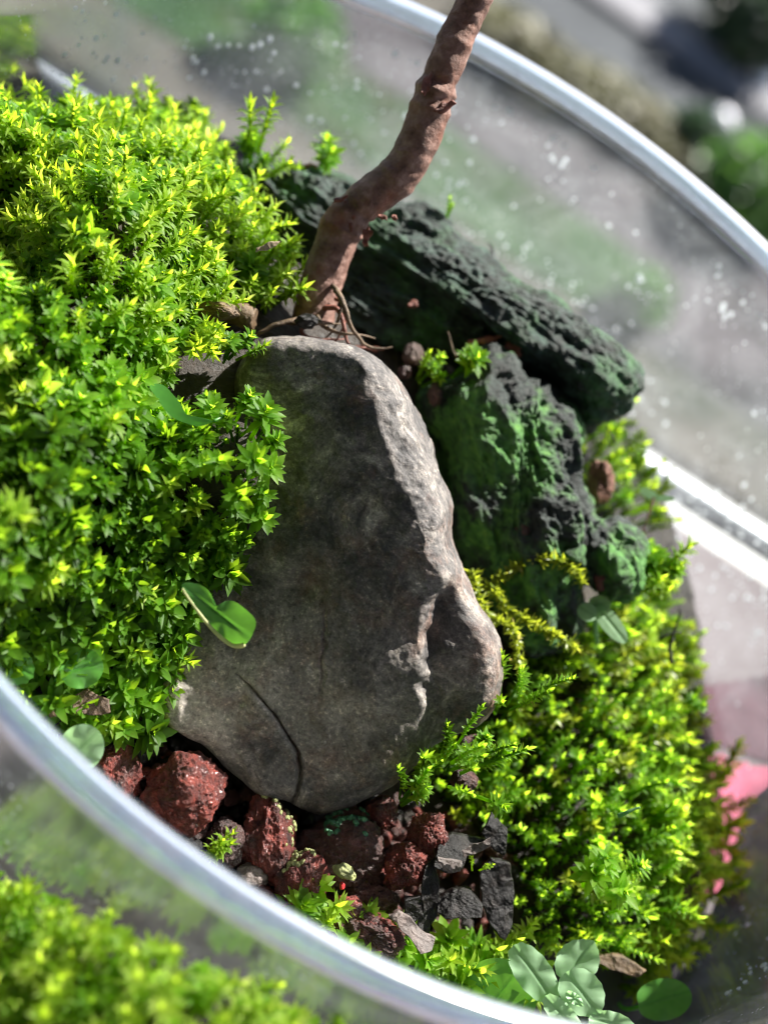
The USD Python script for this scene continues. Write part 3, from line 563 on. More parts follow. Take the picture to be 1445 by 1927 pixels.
def cushion(name, label, poly, spacing, kind_fn, mats, seed, cat='moss', lean=.45, lift=0., scale=(.8, 1.2), group=None, rmax=.0735, leafy=0, base=None, base_n=None, fillers=True, most=300, jitter=.16):
    rng = np.random.default_rng(seed); P = scatter(poly, spacing, rng, rmax) if base is None else base
    t = thing(name, label, cat, group)
    nrm = surf_normal(P[:, 0], P[:, 1])[0] if base_n is None else base_n; q = project(P)
    inframe = (q[:, 0] > -40) & (q[:, 0] < W + 40) & (q[:, 1] > -40) & (q[:, 1] < H + 40)
    score = np.where(inframe, 1 / q[:, 2], 0) + .3 * (nrm @ (-FWD)) * inframe; order = np.argsort(-score)
    rest = {}
    for rank, i in enumerate(order):
        kind, tone, sc = kind_fn(q[i, 0], q[i, 1], rng)
        n = unit(nrm[i] * (1 - lean) + np.array([0, 0, 1]) * lean + rng.normal(size=3) * jitter)
        Fm = frame_for(n, rng) * sc * rng.uniform(*scale); pr = PROTO[kind][rng.integers(len(PROTO[kind]))]; tw = tone + rng.normal() * .09
        org = P[i] + nrm[i] * lift
        if rank < leafy and kind in ('star', 'bigstar'):
            sh = tag(UsdGeom.Xform.Define(stage, path_for('shoot', t)).GetPrim())
            for lv, lf, lt in pr[0]: obj('leaf', lv @ Fm + org, lf, mats[kind], sh, tint=lt + tw)
            sv, sf, st = pr[1]; obj('stalk', sv @ Fm + org, sf, mats[kind], sh, tint=st + tw)
            continue
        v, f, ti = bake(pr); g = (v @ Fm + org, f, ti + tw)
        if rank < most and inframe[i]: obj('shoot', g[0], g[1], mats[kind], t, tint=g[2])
        else: rest.setdefault(kind, []).append(g)
    if fillers:                                                     # low shoots between the tall ones
        Pf = scatter(poly, spacing * .75, rng, rmax, 40000)
        if len(Pf):
            nf, _ = surf_normal(Pf[:, 0], Pf[:, 1])
            qf = project(Pf)
            for p, nn, py_ in zip(Pf, nf, qf[:, 1]):
                pr = PROTO['fine'][rng.integers(10)]; v, f, ti = bake(pr)
                n = unit(nn * .6 + np.array([0, 0, .4]) + rng.normal(size=3) * .3); rest.setdefault('fine', []).append((v @ (frame_for(n, rng) * rng.uniform(.5, .85)) + p, f, ti - (.18 if py_ > 820 and seed < 3 else .02 if seed in (3, 6) else .10) + rng.normal() * .05))  # low shoots of the lower cushion darkened further as painted shade
    for k, gs in rest.items():
        v, f, ti = merge(gs); obj('small_shoots', v, f, mats[k], t, tint=ti, kind='stuff')
    return t
MATS = {'dry': MOSS_OLIVE, 'star': MOSS_STAR, 'bigstar': MOSS_STAR, 'feather': MOSS_FEATHER, 'bushy': MOSS_STAR, 'fine': MOSS_STAR}
MATS_Y = {'star': MOSS_STAR, 'bigstar': MOSS_STAR, 'feather': MOSS_FEATHER, 'bushy': MOSS_FEATHER, 'fine': MOSS_FEATHER}
MATS_O = {'dry': MOSS_OLIVE, 'star': MOSS_OLIVE, 'bigstar': MOSS_OLIVE, 'feather': MOSS_OLIVE, 'bushy': MOSS_OLIVE, 'fine': MOSS_OLIVE}
def left_kind(px, py, rng):
    pf = np.clip((800 - py) / 330 + (px - 330) / 500, .06, .88)
    if py < 380: pf = .35
    if rng.uniform() < pf: return 'feather', .15, 1.0
    return ('bigstar' if rng.uniform() < (.55 if py > 750 else .3) else 'star'), (.07 if py < 800 else -.15), (1.18 if py > 750 else 1.0)  # tone paints shade into the lower cushion, sunlight into the crown
L_poly = [(-200, 120), (-60, 200), (60, 225), (200, 225), (330, 225), (365, 260), (395, 320), (435, 370), (462, 420), (500, 470), (545, 515), (535, 560), (500, 585), (430, 575), (375, 600), (335, 650), (300, 700), (282, 800), (285, 900), (310, 975), (400, 1015), (430, 1000), (430, 1050), (370, 1110), (320, 1190), (305, 1320), (255, 1370), (180, 1380), (60, 1350), (-60, 1330), (-180, 1280), (-250, 700)]
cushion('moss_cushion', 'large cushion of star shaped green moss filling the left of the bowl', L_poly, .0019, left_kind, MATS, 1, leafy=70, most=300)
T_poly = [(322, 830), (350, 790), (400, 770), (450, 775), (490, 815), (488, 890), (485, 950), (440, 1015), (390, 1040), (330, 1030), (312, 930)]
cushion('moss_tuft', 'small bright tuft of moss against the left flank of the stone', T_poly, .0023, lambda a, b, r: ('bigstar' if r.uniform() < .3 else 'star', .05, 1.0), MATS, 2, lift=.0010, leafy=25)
def right_kind(px, py, rng):
    if rng.uniform() < (.45 if 1180 < py < 1420 and px > 1000 else .07): return 'dry', .05, .95
    if px < 1080 and rng.uniform() < .5: return 'bushy', -.02, .9
    if rng.uniform() < .12: return 'star', .02, .8
    return ('bushy' if rng.uniform() < .75 else 'feather'), .10 + .10 * (px > 1180) + .10 * (noise(np.array([px / 70, py / 70, 3.])) - .5), 1.0
R_poly = [(770, 1440), (840, 1405), (930, 1350), (965, 1260), (1010, 1215), (1090, 1190), (1150, 1120), (1220, 1110), (1255, 1200), (1262, 1350), (1285, 1520), (1285, 1680), (1235, 1790), (1160, 1830), (1050, 1790), (985, 1770), (985, 1680), (965, 1600), (890, 1560), (830, 1500)]
def mats_right(): return {'star': MOSS_STAR, 'bushy': MOSS_STAR, 'fine': MOSS_STAR}
cushion('moss_bank', 'dense bank of bushy moss along the right wall in front of the bark', R_poly, .0019, right_kind, MATS, 3, scale=(.55, 1.3), jitter=.32)
RY_poly = [(1180, 1200), (1240, 1180), (1275, 1350), (1300, 1520), (1300, 1680), (1240, 1780), (1215, 1640), (1225, 1480), (1190, 1330)]
cushion('moss_fringe', 'yellowish green moss fringe pressed against the right wall of the bowl', RY_poly, .0022, lambda a, b, r: ('bushy', .12, .95), MATS_Y, 4, fillers=False)
U_poly = [(1000, 735), (1050, 742), (1090, 800), (1150, 880), (1180, 960), (1185, 1030), (1120, 960), (1075, 920), (1070, 840)]
cushion('moss_strip', 'narrow strip of green moss between the two pieces of bark and the wall', U_poly, .0022, lambda a, b, r: ('bushy' if r.uniform() < .6 else 'star', .04, .9), MATS_Y, 5, lift=.004)
F_poly = [(500, 1720), (600, 1720), (680, 1760), (760, 1810), (850, 1790), (960, 1745), (990, 1790), (930, 1840), (860, 1900), (840, 1990), (700, 1930), (540, 1810)]
cushion('moss_edging', 'row of bright star shaped moss shoots just behind the near rim', F_poly, .0025, lambda a, b, r: ('bigstar' if r.uniform() < .6 else 'feather', .16, 1.25), MATS, 6, leafy=12, lift=.0035, lean=.8)
# a second mound of moss stands in front of the bowl, close against its wall
mc = np.array([at_z(a, b, z) for a, b, z in [(-200, 1560, -.050), (0, 1655, -.040), (150, 1700, -.033), (300, 1785, -.025), (450, 1845, -.024), (620, 1945, -.026), (760, 2010, -.032), (0, 1800, -.036), (100, 1900, -.030), (300, 1900, -.023), (0, 2000, -.034),
                                             (400, 2000, -.023), (200, 2120, -.028), (-200, 1800, -.042), (-150, 2000, -.040), (600, 2100, -.030), (350, 2250, -.040)]])
rbm = RBFInterpolator(mc[:, :2] * 20, mc[:, 2], kernel='thin_plate_spline', smoothing=.00002, degree=1)
foot = Polygon([p[:2] for p in mc]).convex_hull.difference(affinity.scale(Point(0, 0).buffer(.0785, 64), BX, BY, origin=(0, 0))); foot = max(getattr(foot, 'geoms', [foot]), key=lambda g: g.area)
x0, y0, x1, y1 = foot.bounds; gx, gy = np.meshgrid(np.linspace(x0, x1, 110), np.linspace(y0, y1, 90)); inside = contains_xy(foot, gx, gy)
gz = rbm(np.stack([gx.ravel(), gy.ravel()], -1) * 20).reshape(gx.shape) - .001; gz = gz + .002 * (fbm(np.stack([gx, gy, gx * 0], -1) * 300, 3, 5) - .5)
n_ = gx.size; vt = np.stack([gx, gy, gz], -1).reshape(-1, 3); vb_ = vt * [1, 1, 0] + [0, 0, TZ + .0002]; qi = inside[:-1, :-1] & inside[1:, 1:] & inside[:-1, 1:] & inside[1:, :-1]
ii, jj = np.meshgrid(np.arange(89), np.arange(109), indexing='ij'); a_ = (ii * 110 + jj)[qi]; ft = np.vstack([np.stack([a_, a_ + 1, a_ + 111], -1), np.stack([a_, a_ + 111, a_ + 110], -1)])
ed = np.vstack([ft[:, [0, 1]], ft[:, [1, 2]], ft[:, [2, 0]]]); key = {(a, b) for a, b in ed.tolist()}; bd = np.array([(a, b) for a, b in ed.tolist() if (b, a) not in key])
fw = np.vstack([np.stack([bd[:, 1], bd[:, 0], bd[:, 0] + n_], -1), np.stack([bd[:, 1], bd[:, 0] + n_, bd[:, 1] + n_], -1)])
mv, mf = np.vstack([vt, vb_]), np.vstack([ft, ft[:, ::-1] + n_, fw]); kp = np.unique(mf); rm = np.zeros(len(mv), int); rm[kp] = np.arange(len(kp))
rngN = np.random.default_rng(70); Pn = np.stack([rngN.uniform(x0, x1, 40000), rngN.uniform(y0, y1, 40000)], -1); Pn = Pn[contains_xy(foot, Pn[:, 0], Pn[:, 1])]
Pn = np.column_stack([Pn, rbm(Pn * 20)]); qn = project(Pn); Pn = poisson(Pn[(qn[:, 0] > -120) & (qn[:, 1] < H + 160)], .0017, rngN)
e_ = .001; Nn = unit(np.stack([-(rbm((Pn[:, :2] + [e_, 0]) * 20) - rbm((Pn[:, :2] - [e_, 0]) * 20)) / (2 * e_), -(rbm((Pn[:, :2] + [0, e_]) * 20) - rbm((Pn[:, :2] - [0, e_]) * 20)) / (2 * e_), np.ones(len(Pn))], -1))
nm = cushion('moss_mound', 'blurred bright moss mound outside the bowl, below the near rim at lower left', None, .0022, lambda a, b, r: ('star' if r.uniform() < .5 else 'feather', .30, .95), MATS_Y, 7, lean=.5, base=Pn, base_n=Nn, fillers=False)
obj('soil_body', mv[kp], rm[mf], SOIL, nm)

Pw = at_z(rngN.uniform(1180, 1520, 9000), rngN.uniform(1500, 2050, 9000), BZ + .0012); Pw = Pw[(np.hypot(Pw[:, 0] / BX, Pw[:, 1] / BY) < .0715) & (np.hypot(Pw[:, 0], Pw[:, 1]) > .0722)]; Pw = poisson(Pw, .0022, rngN)
cushion('moss_wisps', 'hazy yellowish moss wisps in the gap between moss bank and wall, lower right', None, .003, lambda a, b, r: ('feather' if r.uniform() < .7 else 'bushy', .16, 1.5), MATS_Y, 9, lean=.3, base=Pw, base_n=np.tile([0, 0, 1.], (len(Pw), 1)), fillers=False, jitter=.3)
def tuft(label, px, py, d, n, kinds, mats, seed, spread=.002, sc=1., tone=.05, up=None, name='moss_sprig'):
    rng = np.random.default_rng(seed); t = thing(name, label, 'moss'); c0 = at_d(px, py, d)
    for k in range(n):
        o = rng.normal(size=3) * spread * .6; nn = unit((np.array([0, .1, 1.]) if up is None else up) + o / spread * .5)
        kd = kinds[k % len(kinds)]; v, f, ti = bake(PROTO[kd][rng.integers(len(PROTO[kd]))])
        v = v @ (frame_for(nn, rng) * sc * rng.uniform(.8, 1.15)) + c0 + o; obj('shoot', v, f, mats[kd], t, tint=ti + tone + rng.normal() * .05)
    return t
tuft('pale green moss sprig on the back end of the bark slab near the big cushion', 490, 305, .186, 9, ['star', 'feather'], MATS, 41, .0030)
tuft('little moss sprig standing on the bark left of the stem bend', 605, 315, .1915, 3, ['bigstar', 'star'], MATS, 42, .0012)
tuft('bright moss sprig at the head of the algae covered bark', 865, 690, .1790, 4, ['bigstar', 'star'], MATS, 43, .0012, 1.0)
tuft('yellow green moss sprig beside the upper right edge of the stone', 793, 712, .1790, 6, ['star', 'fine'], MATS_Y, 44, .0016, .85)
tuft('bright green moss clump leaning on the wall right of the lower bark', 1222, 1085, .1860, 12, ['bigstar', 'feather'], MATS, 45, .0024, 1.05, .10)
tuft('short moss column beside the foot of the stone at its right', 765, 1505, .1610, 6, ['bushy', 'star'], MATS, 46, .0016, .9, .10)
tuft('thin moss sprig at the stone foot, next to the moss column', 840, 1445, .1640, 6, ['bushy'], MATS, 47, .0020, .8, -.02)
tuft('tiny curly moss sprig just behind the middle of the near rim', 380, 1622, .1505, 3, ['feather'], MATS_Y, 48, .0005, .75, .05)
tuft('tiny green moss sprig in the dark gap between roots and stone', 430, 665, .1610, 5, ['star', 'feather'], MATS, 49, .0014, .8, -.05)
tuft('yellow moss sprig hanging over the thick root left of the stem', 385, 615, .1590, 5, ['feather'], MATS, 50, .0016, .9, .08, up=np.array([.5, -.5, .6]))
tuft('green speck of moss on the bark slab skyline right of the stem', 845, 408, .1900, 2, ['fine'], MATS, 51, .0006, .6)
tuft('small moss shoot on the wall side of the right moss bank', 1296, 1335, .1850, 2, ['star'], MATS, 52, .0008, .9, .1)
tuft('large bright star of moss standing upright inside the right moss bank', 1128, 1650, .1690, 5, ['bigstar', 'star'], MATS, 54, .0022, 1.25, .22)
tuft('fresh green moss fronds spreading over the lower right foot of the stone', 868, 1428, .1580, 12, ['bushy', 'star', 'bushy'], MATS, 61, .0034, .9, .06)
tuft('dark green moss frond at the right flank of the stone under the yellow strand', 968, 1318, .1660, 8, ['bushy'], MATS, 62, .0026, .85, -.02)
tuft('two tiny green moss dots on the black bark chips', 905, 1632, .1600, 3, ['fine'], MATS_Y, 53, .0012, .45, .1)

# ------------------------------------------------------------------ broad leaves and seedlings
def leaf_sheet(outline, centre, d, bend, nt=72, nr=14, rib=None, wav=.0, tone=0.):
    B = resample_closed(outline, nt); C = np.asarray(centre, float); s = np.linspace(0, 1, nr + 1)[1:]
    p = np.vstack([C[None], (C + s[:, None, None] * (B - C)[None]).reshape(-1, 2)])
    rel = (p - C) / FPX * d; D = d + bend(rel[:, 0], rel[:, 1])
    ss = np.concatenate([[0], np.repeat(s, nt)]); t = .45 + .10 * ss + tone
    if rib is not None:
        a, b = np.array(rib[0], float), np.array(rib[1], float); L = np.linalg.norm(b - a); ab = (b - a) / L
        w = (p - a) @ np.array([-ab[1], ab[0]]); al = (p - a) @ ab
        k = np.exp(-(w / 3.2) ** 2); D = D + .00011 * k - .000010 * np.cos((al - np.abs(w) * .8) / 4.0) * np.clip(np.abs(w) / 10, 0, 1); t = t - .20 * k * (al > 0) + .05 * (np.cos((al - np.abs(w) * .8) / 5.0) > .9)
    D = D + wav * np.cos(np.arctan2(p[:, 1] - C[1], p[:, 0] - C[0]) * 5) * ss ** 3
    v = at_d(p[:, 0], p[:, 1], D); k = np.arange(nt); k2 = (k + 1) % nt
    f = [np.stack([np.zeros(nt, int), 1 + k, 1 + k2], -1)]
    for i in range(nr - 1):
        a, b = 1 + i * nt, 1 + (i + 1) * nt; f += [np.stack([a + k, b + k, b + k2], -1), np.stack([a + k, b + k2, a + k2], -1)]
    return v, np.vstack(f), t, v[-nt:]
def stalk(parent, pts, r, m, name='stalk', tint=.5):
    P = catmull(np.array([at_d(a, b, d) for a, b, d in pts]), 16); v, f = tube(P, np.linspace(r, r * .8, 16), 8)
    obj(name, v, f, m, parent, tint=np.full(len(v), tint))
# curled leaf over the stone
t = thing('curled_leaf', 'curled green leaf with a pale edge hanging over the dark face of the stone', 'leaf')
o = [(343, 1099), (363, 1097), (386, 1106), (399, 1125), (404, 1141), (425, 1131), (448, 1136), (468, 1152), (481, 1168), (476, 1192), (462, 1212), (445, 1216), (424, 1206), (398, 1182), (372, 1150), (352, 1122)]
v, f, ti, rim_ = leaf_sheet(o, (420, 1168), .1455, lambda x, y: -55 * (x + y * .3) ** 2 + .30 * y, nr=30, rib=((352, 1108), (470, 1200)), wav=.0002)
obj('blade', v, f, LEAF_GREEN, t, tint=ti - .10 + .12 * (fbm(v * 900, 3, 4) - .5))
seg = rim_[[i for i in range(44, 72)]] if True else rim_
px_r = project(rim_); idx = np.where((px_r[:, 1] - 1100) - (px_r[:, 0] - 343) * .87 > 6)[0]
idx = idx[np.argsort(px_r[idx, 0])]
v, f = tube(rim_[idx], np.linspace(.00014, .00032, len(idx)), 7); obj('pale_edge', v, f, LEAF_EDGE, t, tint=np.full(len(v), .5))
stalk(t, [(420, 1168, .1460), (380, 1130, .1500), (340, 1095, .1540)], .0003, LEAF_GREEN)
t = thing('curled_leaf', 'glossy dark green leaf curling beside the thick root above the moss tuft', 'leaf')
o = [(282, 726), (300, 722), (322, 738), (340, 760), (352, 782), (380, 794), (402, 792), (385, 800), (352, 797), (325, 785), (305, 764), (292, 744)]
v, f, ti, _ = leaf_sheet(o, (332, 775), .1490, lambda x, y: -40 * x ** 2 - .4 * y, nr=12); obj('blade', v, f, LEAF_GREEN, t, tint=ti - .12)
stalk(t, [(402, 792, .1492), (415, 786, .150), (425, 780, .152)], .00022, LEAF_GREEN)
def clover(label, lobes, d, m, name='clover_leaf', tone=0., stalk_pts=None, cat='leaf'):
    t = thing(name, label, cat)
    for (o, c0, rib, dd, bend) in lobes:
        v, f, ti, _ = leaf_sheet(o, c0, d + dd, bend, rib=rib, wav=.00025, tone=tone); obj('leaflet', v, f, m, t, tint=ti)
    if stalk_pts: stalk(t, stalk_pts, .00035, m)
    return t
def oval(cx, cy, a, b, ang, notch=.0, n=28, tip=0., serr=0.):
    th = np.linspace(0, 2 * np.pi, n, endpoint=False); r = 1 - notch * np.exp(-((np.abs(th - np.pi) / .35) ** 2)) + tip * np.exp(-((np.minimum(th, 2 * np.pi - th) / .3) ** 2)) + serr * np.cos(th * 14)
    q = np.stack([a * np.cos(th) * r, b * np.sin(th) * r], -1); ca, sa = math.cos(ang), math.sin(ang); return np.stack([cx + q[:, 0] * ca - q[:, 1] * sa, cy + q[:, 0] * sa + q[:, 1] * ca], -1)
flat = lambda x, y: 10 * x ** 2 + .1 * y
clover('green clover leaf with a clear midrib standing above the left end of the near rim', [(oval(153, 1408, 46, 42, -1.0, .10), (153, 1408), ((118, 1440), (188, 1375)), 0, lambda x, y: 30 * x * x + .25 * y)], .1440, LEAF_PALE, tone=-.08, stalk_pts=[(128, 1440, .1445), (115, 1420, .147), (105, 1380, .151)])
clover('round glossy leaf lying on the lower edge of the moss cushion', [(oval(152, 1258, 43, 38, -.3, .08), (152, 1258), ((112, 1268), (192, 1246)), 0, lambda x, y: -30 * x * x - .3 * y)], .1475, LEAF_GREEN, tone=.05, stalk_pts=[(115, 1268, .148), (100, 1290, .150), (90, 1310, .153)])
clover('crinkled lobed leaf cut by the left border beside the moss cushion', [(oval(18, 1250, 50, 36, .5, .1, serr=.03), (18, 1250), ((-20, 1230), (60, 1270)), 0, lambda x, y: -30 * x * x - .25 * y), (oval(45, 1225, 32, 24, -.6, .1), (45, 1225), ((20, 1240), (70, 1208)), .0006, flat)], .1460, LEAF_GREEN, tone=.03)
clover('pale clover leaf half hidden by the left end of the near rim', [(oval(52, 1398, 42, 30, .75, .1), (52, 1398), ((25, 1372), (85, 1424)), 0, lambda x, y: 20 * x * x + .2 * y)], .1430, LEAF_PALE, tone=.08, stalk_pts=[(50, 1398, .1432), (70, 1380, .146), (90, 1360, .151)])
clover('faint round leaf seen blurred through the wall below the left end of the rim', [(oval(45, 1555, 45, 52, .2, .08), (45, 1555), ((45, 1600), (45, 1510)), 0, flat)], .1400, LEAF_PALE, tone=-.05, stalk_pts=[(45, 1600, .1402), (50, 1640, .142), (60, 1670, .145)])
rngL = np.random.default_rng(8)
t = thing('seedling', 'seedling with pale scalloped leaves behind the near rim at the lower right', 'seedling')
for (cx, cy, a, b, ang, dd, bd) in [(1004, 1832, 68, 34, .95, .0, 1), (1086, 1812, 46, 40, -.9, .0030, -1), (1094, 1868, 50, 40, .9, -.0008, 1), (1058, 1912, 52, 22, .85, -.0022, 1), (1150, 1928, 46, 24, .25, -.0012, -1), (1080, 1880, 20, 10, .7, -.002, 1)]:
    o = oval(cx, cy, a, b, ang, .06, 44, tip=.10, serr=.018); ca, sa = math.cos(ang), math.sin(ang)
    v, f, ti, _ = leaf_sheet(o, (cx, cy), .1600 + dd, lambda x, y: bd * 22 * (x * ca + y * sa) ** 2 - .18 * y, rib=((cx - a * .95 * ca, cy - a * .95 * sa), (cx + a * ca, cy + a * sa)), nt=88, nr=18, wav=.0003)
    obj('leaf', v, f, LEAF_PALE, t, tint=ti + rngL.normal() * .04)
stalk(t, [(1060, 1890, .1600), (1050, 1925, .163), (1045, 1960, .168)], .0006, LEAF_PALE)
clover('large round green leaf behind the near rim, left of the pale seedling', [(oval(942, 1868, 72, 62, .5, .05), (942, 1868), ((900, 1925), (985, 1815)), 0, lambda x, y: -18 * x * x + .35 * y)], .1620, LEAF_GREEN, name='round_leaf', tone=.10, stalk_pts=[(930, 1900, .1622), (930, 1930, .165), (940, 1960, .168)])
clover('folded green leaf at the lower right corner of the moss bank', [(oval(1248, 1882, 54, 40, -.15, .12), (1248, 1882), ((1200, 1895), (1298, 1865)), 0, lambda x, y: 40 * y * y + .1 * x)], .1720, LEAF_GREEN, name='round_leaf', tone=.06, stalk_pts=[(1205, 1895, .1722), (1180, 1900, .175), (1165, 1890, .179)])
t = thing('seedling', 'two leaved pale seedling at the top of the right moss bank below the bark', 'seedling')
for (cx, cy, a, b, ang, dd) in [(1148, 1172, 48, 18, .9, -.001), (1105, 1152, 20, 17, .6, -.0016), (1128, 1136, 22, 16, -.1, 0.)]:
    o = oval(cx, cy, a, b, ang, .05); ca, sa = math.cos(ang), math.sin(ang)
    v, f, ti, _ = leaf_sheet(o, (cx, cy), .1790 + dd, lambda x, y: 60 * (x * ca + y * sa) ** 2 - .3 * y, rib=((cx - a * ca, cy - a * sa), (cx + a * ca, cy + a * sa))); obj('leaf', v, f, LEAF_PALE, t, tint=ti)
stalk(t, [(1122, 1150, .1790), (1120, 1180, .181), (1125, 1210, .184)], .0004, LEAF_PALE)
t = thing('seedling', 'tiny thin stalked seedling standing free against the right wall', 'seedling')
for (cx, cy, a, b, ang) in [(1222, 930, 20, 9, .5), (1248, 938, 22, 6, .05)]:
    v, f, ti, _ = leaf_sheet(oval(cx, cy, a, b, ang), (cx, cy), .1880, flat, nt=32, nr=6); obj('leaf', v, f, LEAF_PALE, t, tint=ti + .1)
stalk(t, [(1230, 936, .188), (1218, 975, .188), (1202, 1020, .189)], .00016, RUST)
# trailing feathery strands of another moss
def strand(pts, d0, label, seed):
    rng = np.random.default_rng(seed); t = thing('moss_strand', label, 'moss')
    P = catmull(np.array([at_d(a, b, d0 + dd) for a, b, dd in pts]), 90)
    v, f = tube(P, np.linspace(.00022, .00012, 90), 6); obj('thread', v, f, MOSS_OLIVE, t, tint=np.full(len(v), .5))
    T = unit(np.gradient(P, axis=0)); parts = []
    for k in range(300):
        i = rng.integers(90); n = unit(T[i] * .7 + rng.normal(size=3) * .8); v, f, ti = leaf_geo(rng.uniform(.0009, .0021), .00040, rng.uniform(0, 6.28), .9, .9, np.zeros(3), .2, 3, rng.normal() * .12 + .12)
        parts.append((v @ frame_for(n, rng) + P[i], f, ti))
    v, f, ti = merge(parts); obj('leaves', v, f, MOSS_OLIVE, t, tint=ti, kind='stuff')
strand([(1092, 1108, 0), (1078, 1068, -.001), (1030, 1052, -.001), (985, 1062, 0), (945, 1085, 0), (915, 1112, 0)], .1755, 'feathery yellow moss strand arching over the foot of the algae covered bark', 1)
strand([(888, 1070, .001), (898, 1115, 0), (925, 1160, -.001), (965, 1185, -.001), (975, 1220, -.001), (976, 1255, 0)], .1730, 'feathery yellow moss strand hanging down beside the right edge of the stone', 2)
strand([(930, 1105, 0), (955, 1145, 0), (1000, 1172, 0), (1045, 1195, 0), (1085, 1218, .001)], .1740, 'feathery yellow moss strand running down towards the right moss bank', 3)

# ------------------------------------------------------------------ lava stones, chips, litter
def stone(px, py, rx, ry, d, m, label, seed, name='lava_stone', cat='stone', rough=1., ang=0., crust=None):
    rng = np.random.default_rng(seed); s = trimesh.creation.icosphere(5 if max(rx, ry) > 30 else 4, 1.); v, f = np.array(s.vertices), np.array(s.faces)
    o = rng.uniform(0, 40, 3); k = .85 * (fbm(v * 1.2 + o, 2, seed) - .5) + rough * (.22 * (ridged(v * 2.6 + o, 4, seed + 2) - .55) + .14 * (fbm(v * 7 + o, 3, seed + 5) - .5))
    pit = cells(v, 7.0, seed); k = k - .05 * rough * np.clip(1 - pit * 1.3, 0, 1)
    k = k + .09 * rough * (ridged(v * 9 + o, 3, seed + 8) - .55) - .06 * rough * np.clip(1 - cells(v, 13., seed + 4) * 1.4, 0, 1)
    v = v * (1 + k)[:, None]
    ca, sa = math.cos(ang), math.sin(ang); x, y = v[:, 0] * rx, v[:, 1] * ry; x, y = x * ca - y * sa, x * sa + y * ca
    sc = d / FPX; c0 = at_d(px, py, d); wv = c0 + sc * (x[:, None] * RGT - y[:, None] * UPV) - (v[:, 2] * sc * .5 * (rx + ry) * .9)[:, None] * FWD
    if crust is None:
        p = tag(obj(name, wv, f, m), label, cat); return wv
    t = thing(name, label, cat); obj('body', wv, f, m, t)
    n = vnormals(wv, f); q = project(wv); ok = np.where(((n @ -FWD) > -.1) & ((wv - c0) @ UPV > crust[1] * sc * ry) & (np.abs((wv - c0) @ RGT - crust[2] * sc * rx) < crust[3] * sc * rx))[0]
    gr = []; ic = trimesh.creation.icosphere(1, 1.)
    for i in rng.choice(ok, min(crust[4] * 3, len(ok)), replace=False):
        if noise(wv[i] * 420, 3) < .42: continue
        gr.append((np.array(ic.vertices) * rng.uniform(.00016, .00048) * rng.uniform(.7, 1.3, 3) + wv[i], np.array(ic.faces)))
    if gr:
        v, f, _ = merge(gr); obj('crust', v, f, crust[0], t, kind='stuff')
    return wv
stone(345, 1492, 72, 72, .1560, LAVA, 'large rounded dark red lava stone in the shadow left of the stone foot', 101)
stone(218, 1465, 44, 62, .1560, LAVA, 'dark red lava stone half hidden behind the clover leaf and the rim', 102)
stone(505, 1578, 50, 74, .1600, LAVA, 'tall red lava stone with a dark mossy crust below the stone foot', 103, crust=(CRUST_OLIVE, -.1, .6, .8, 120))
stone(566, 1655, 46, 54, .1575, LAVA, 'bright red lava stone with olive crust on top, just behind the near rim', 104, crust=(CRUST_OLIVE, .35, -.2, .7, 60))
stone(645, 1605, 78, 66, .1630, LAVA_DARK, 'dark lava stone capped with blue green crust in the middle of the litter', 105, crust=(CRUST, .35, .1, .5, 170))
stone(716, 1535, 30, 36, .1655, LAVA, 'small reddish brown lava stone right below the stone foot', 106)
stone(806, 1575, 34, 42, .1630, LAVA, 'upper knob of ragged red lava beside the black bark chips', 107, rough=1.4)
stone(760, 1632, 42, 36, .1615, LAVA, 'lower red lava lump leaning on the bark chips', 108, rough=1.4, ang=-.5)
stone(472, 1652, 26, 24, .1570, CHIP_PALE, 'small grey brown pebble against the near rim between red stones', 109, name='pebble', rough=.5)
stone(482, 1692, 34, 26, .1565, LAVA, 'small red lava piece touching the near rim', 110)
stone(426, 1590, 36, 44, .1585, LAVA_DARK, 'dark red lava stone in deep shade between the two big red stones', 111)
stone(655, 1712, 30, 24, .1580, LAVA, 'small wet red granule lump with a pale top above the edging moss', 112, rough=1.5)
stone(690, 1755, 62, 34, .1575, LAVA_DARK, 'wet dark granular lump behind the edging moss', 113, rough=1.7, ang=.3, crust=(LAVA, -.6, 0, 1., 130))
stone(650, 1642, 22, 13, .1545, CRUST_OLIVE, 'small olive pellet lying on the dark stones', 114, name='pellet', cat='pellet', rough=.4, ang=.5)
stone(644, 1668, 5, 8, .1555, mat('bright_red_bit', [(.3, (.25, .008, .01)), (.7, (.38, .02, .02))], 300., .3), 'tiny bright red bit under the olive pellet', 115, name='red_bit', cat='debris', rough=.5)
stone(700, 1690, 50, 40, .1620, LAVA_DARK, 'blackish lava stone sunk in the middle of the litter', 116)
stone(545, 1712, 16, 12, .1545, RUST, 'small pinkish brown ring shaped bit in the edging moss', 117, name='clay_bit', cat='debris', rough=.5)
stone(880, 1400, 22, 18, .1660, LAVA_DARK, 'dark red granule hidden in the shade under the right moss', 118)
stone(872, 1470, 26, 20, .1660, LAVA_DARK, 'dark granule left of the right moss bank', 119)
stone(985, 998, 14, 13, .1765, CRUMB, 'small brown seed stuck in a hollow of the algae covered bark', 120, name='seed', cat='seed', rough=.5)
stone(405, 584, 44, 19, .1622, ROOT, 'brown woody knob showing through the moss left of the stem', 121, name='wood_knob', cat='wood', rough=.6, ang=.15)
stone(576, 603, 22, 14, .1665, CHIP, 'small grey chip at the foot of the brown stem', 122, name='grit', cat='debris', rough=.6)
stone(775, 668, 17, 19, .1790, CRUMB, 'reddish brown soil crumb between stone and bark', 123, name='soil_crumb', cat='debris')
stone(762, 700, 12, 14, .1785, LAVA_DARK, 'dark soil crumb at the upper right edge of the stone', 124, name='soil_crumb', cat='debris')
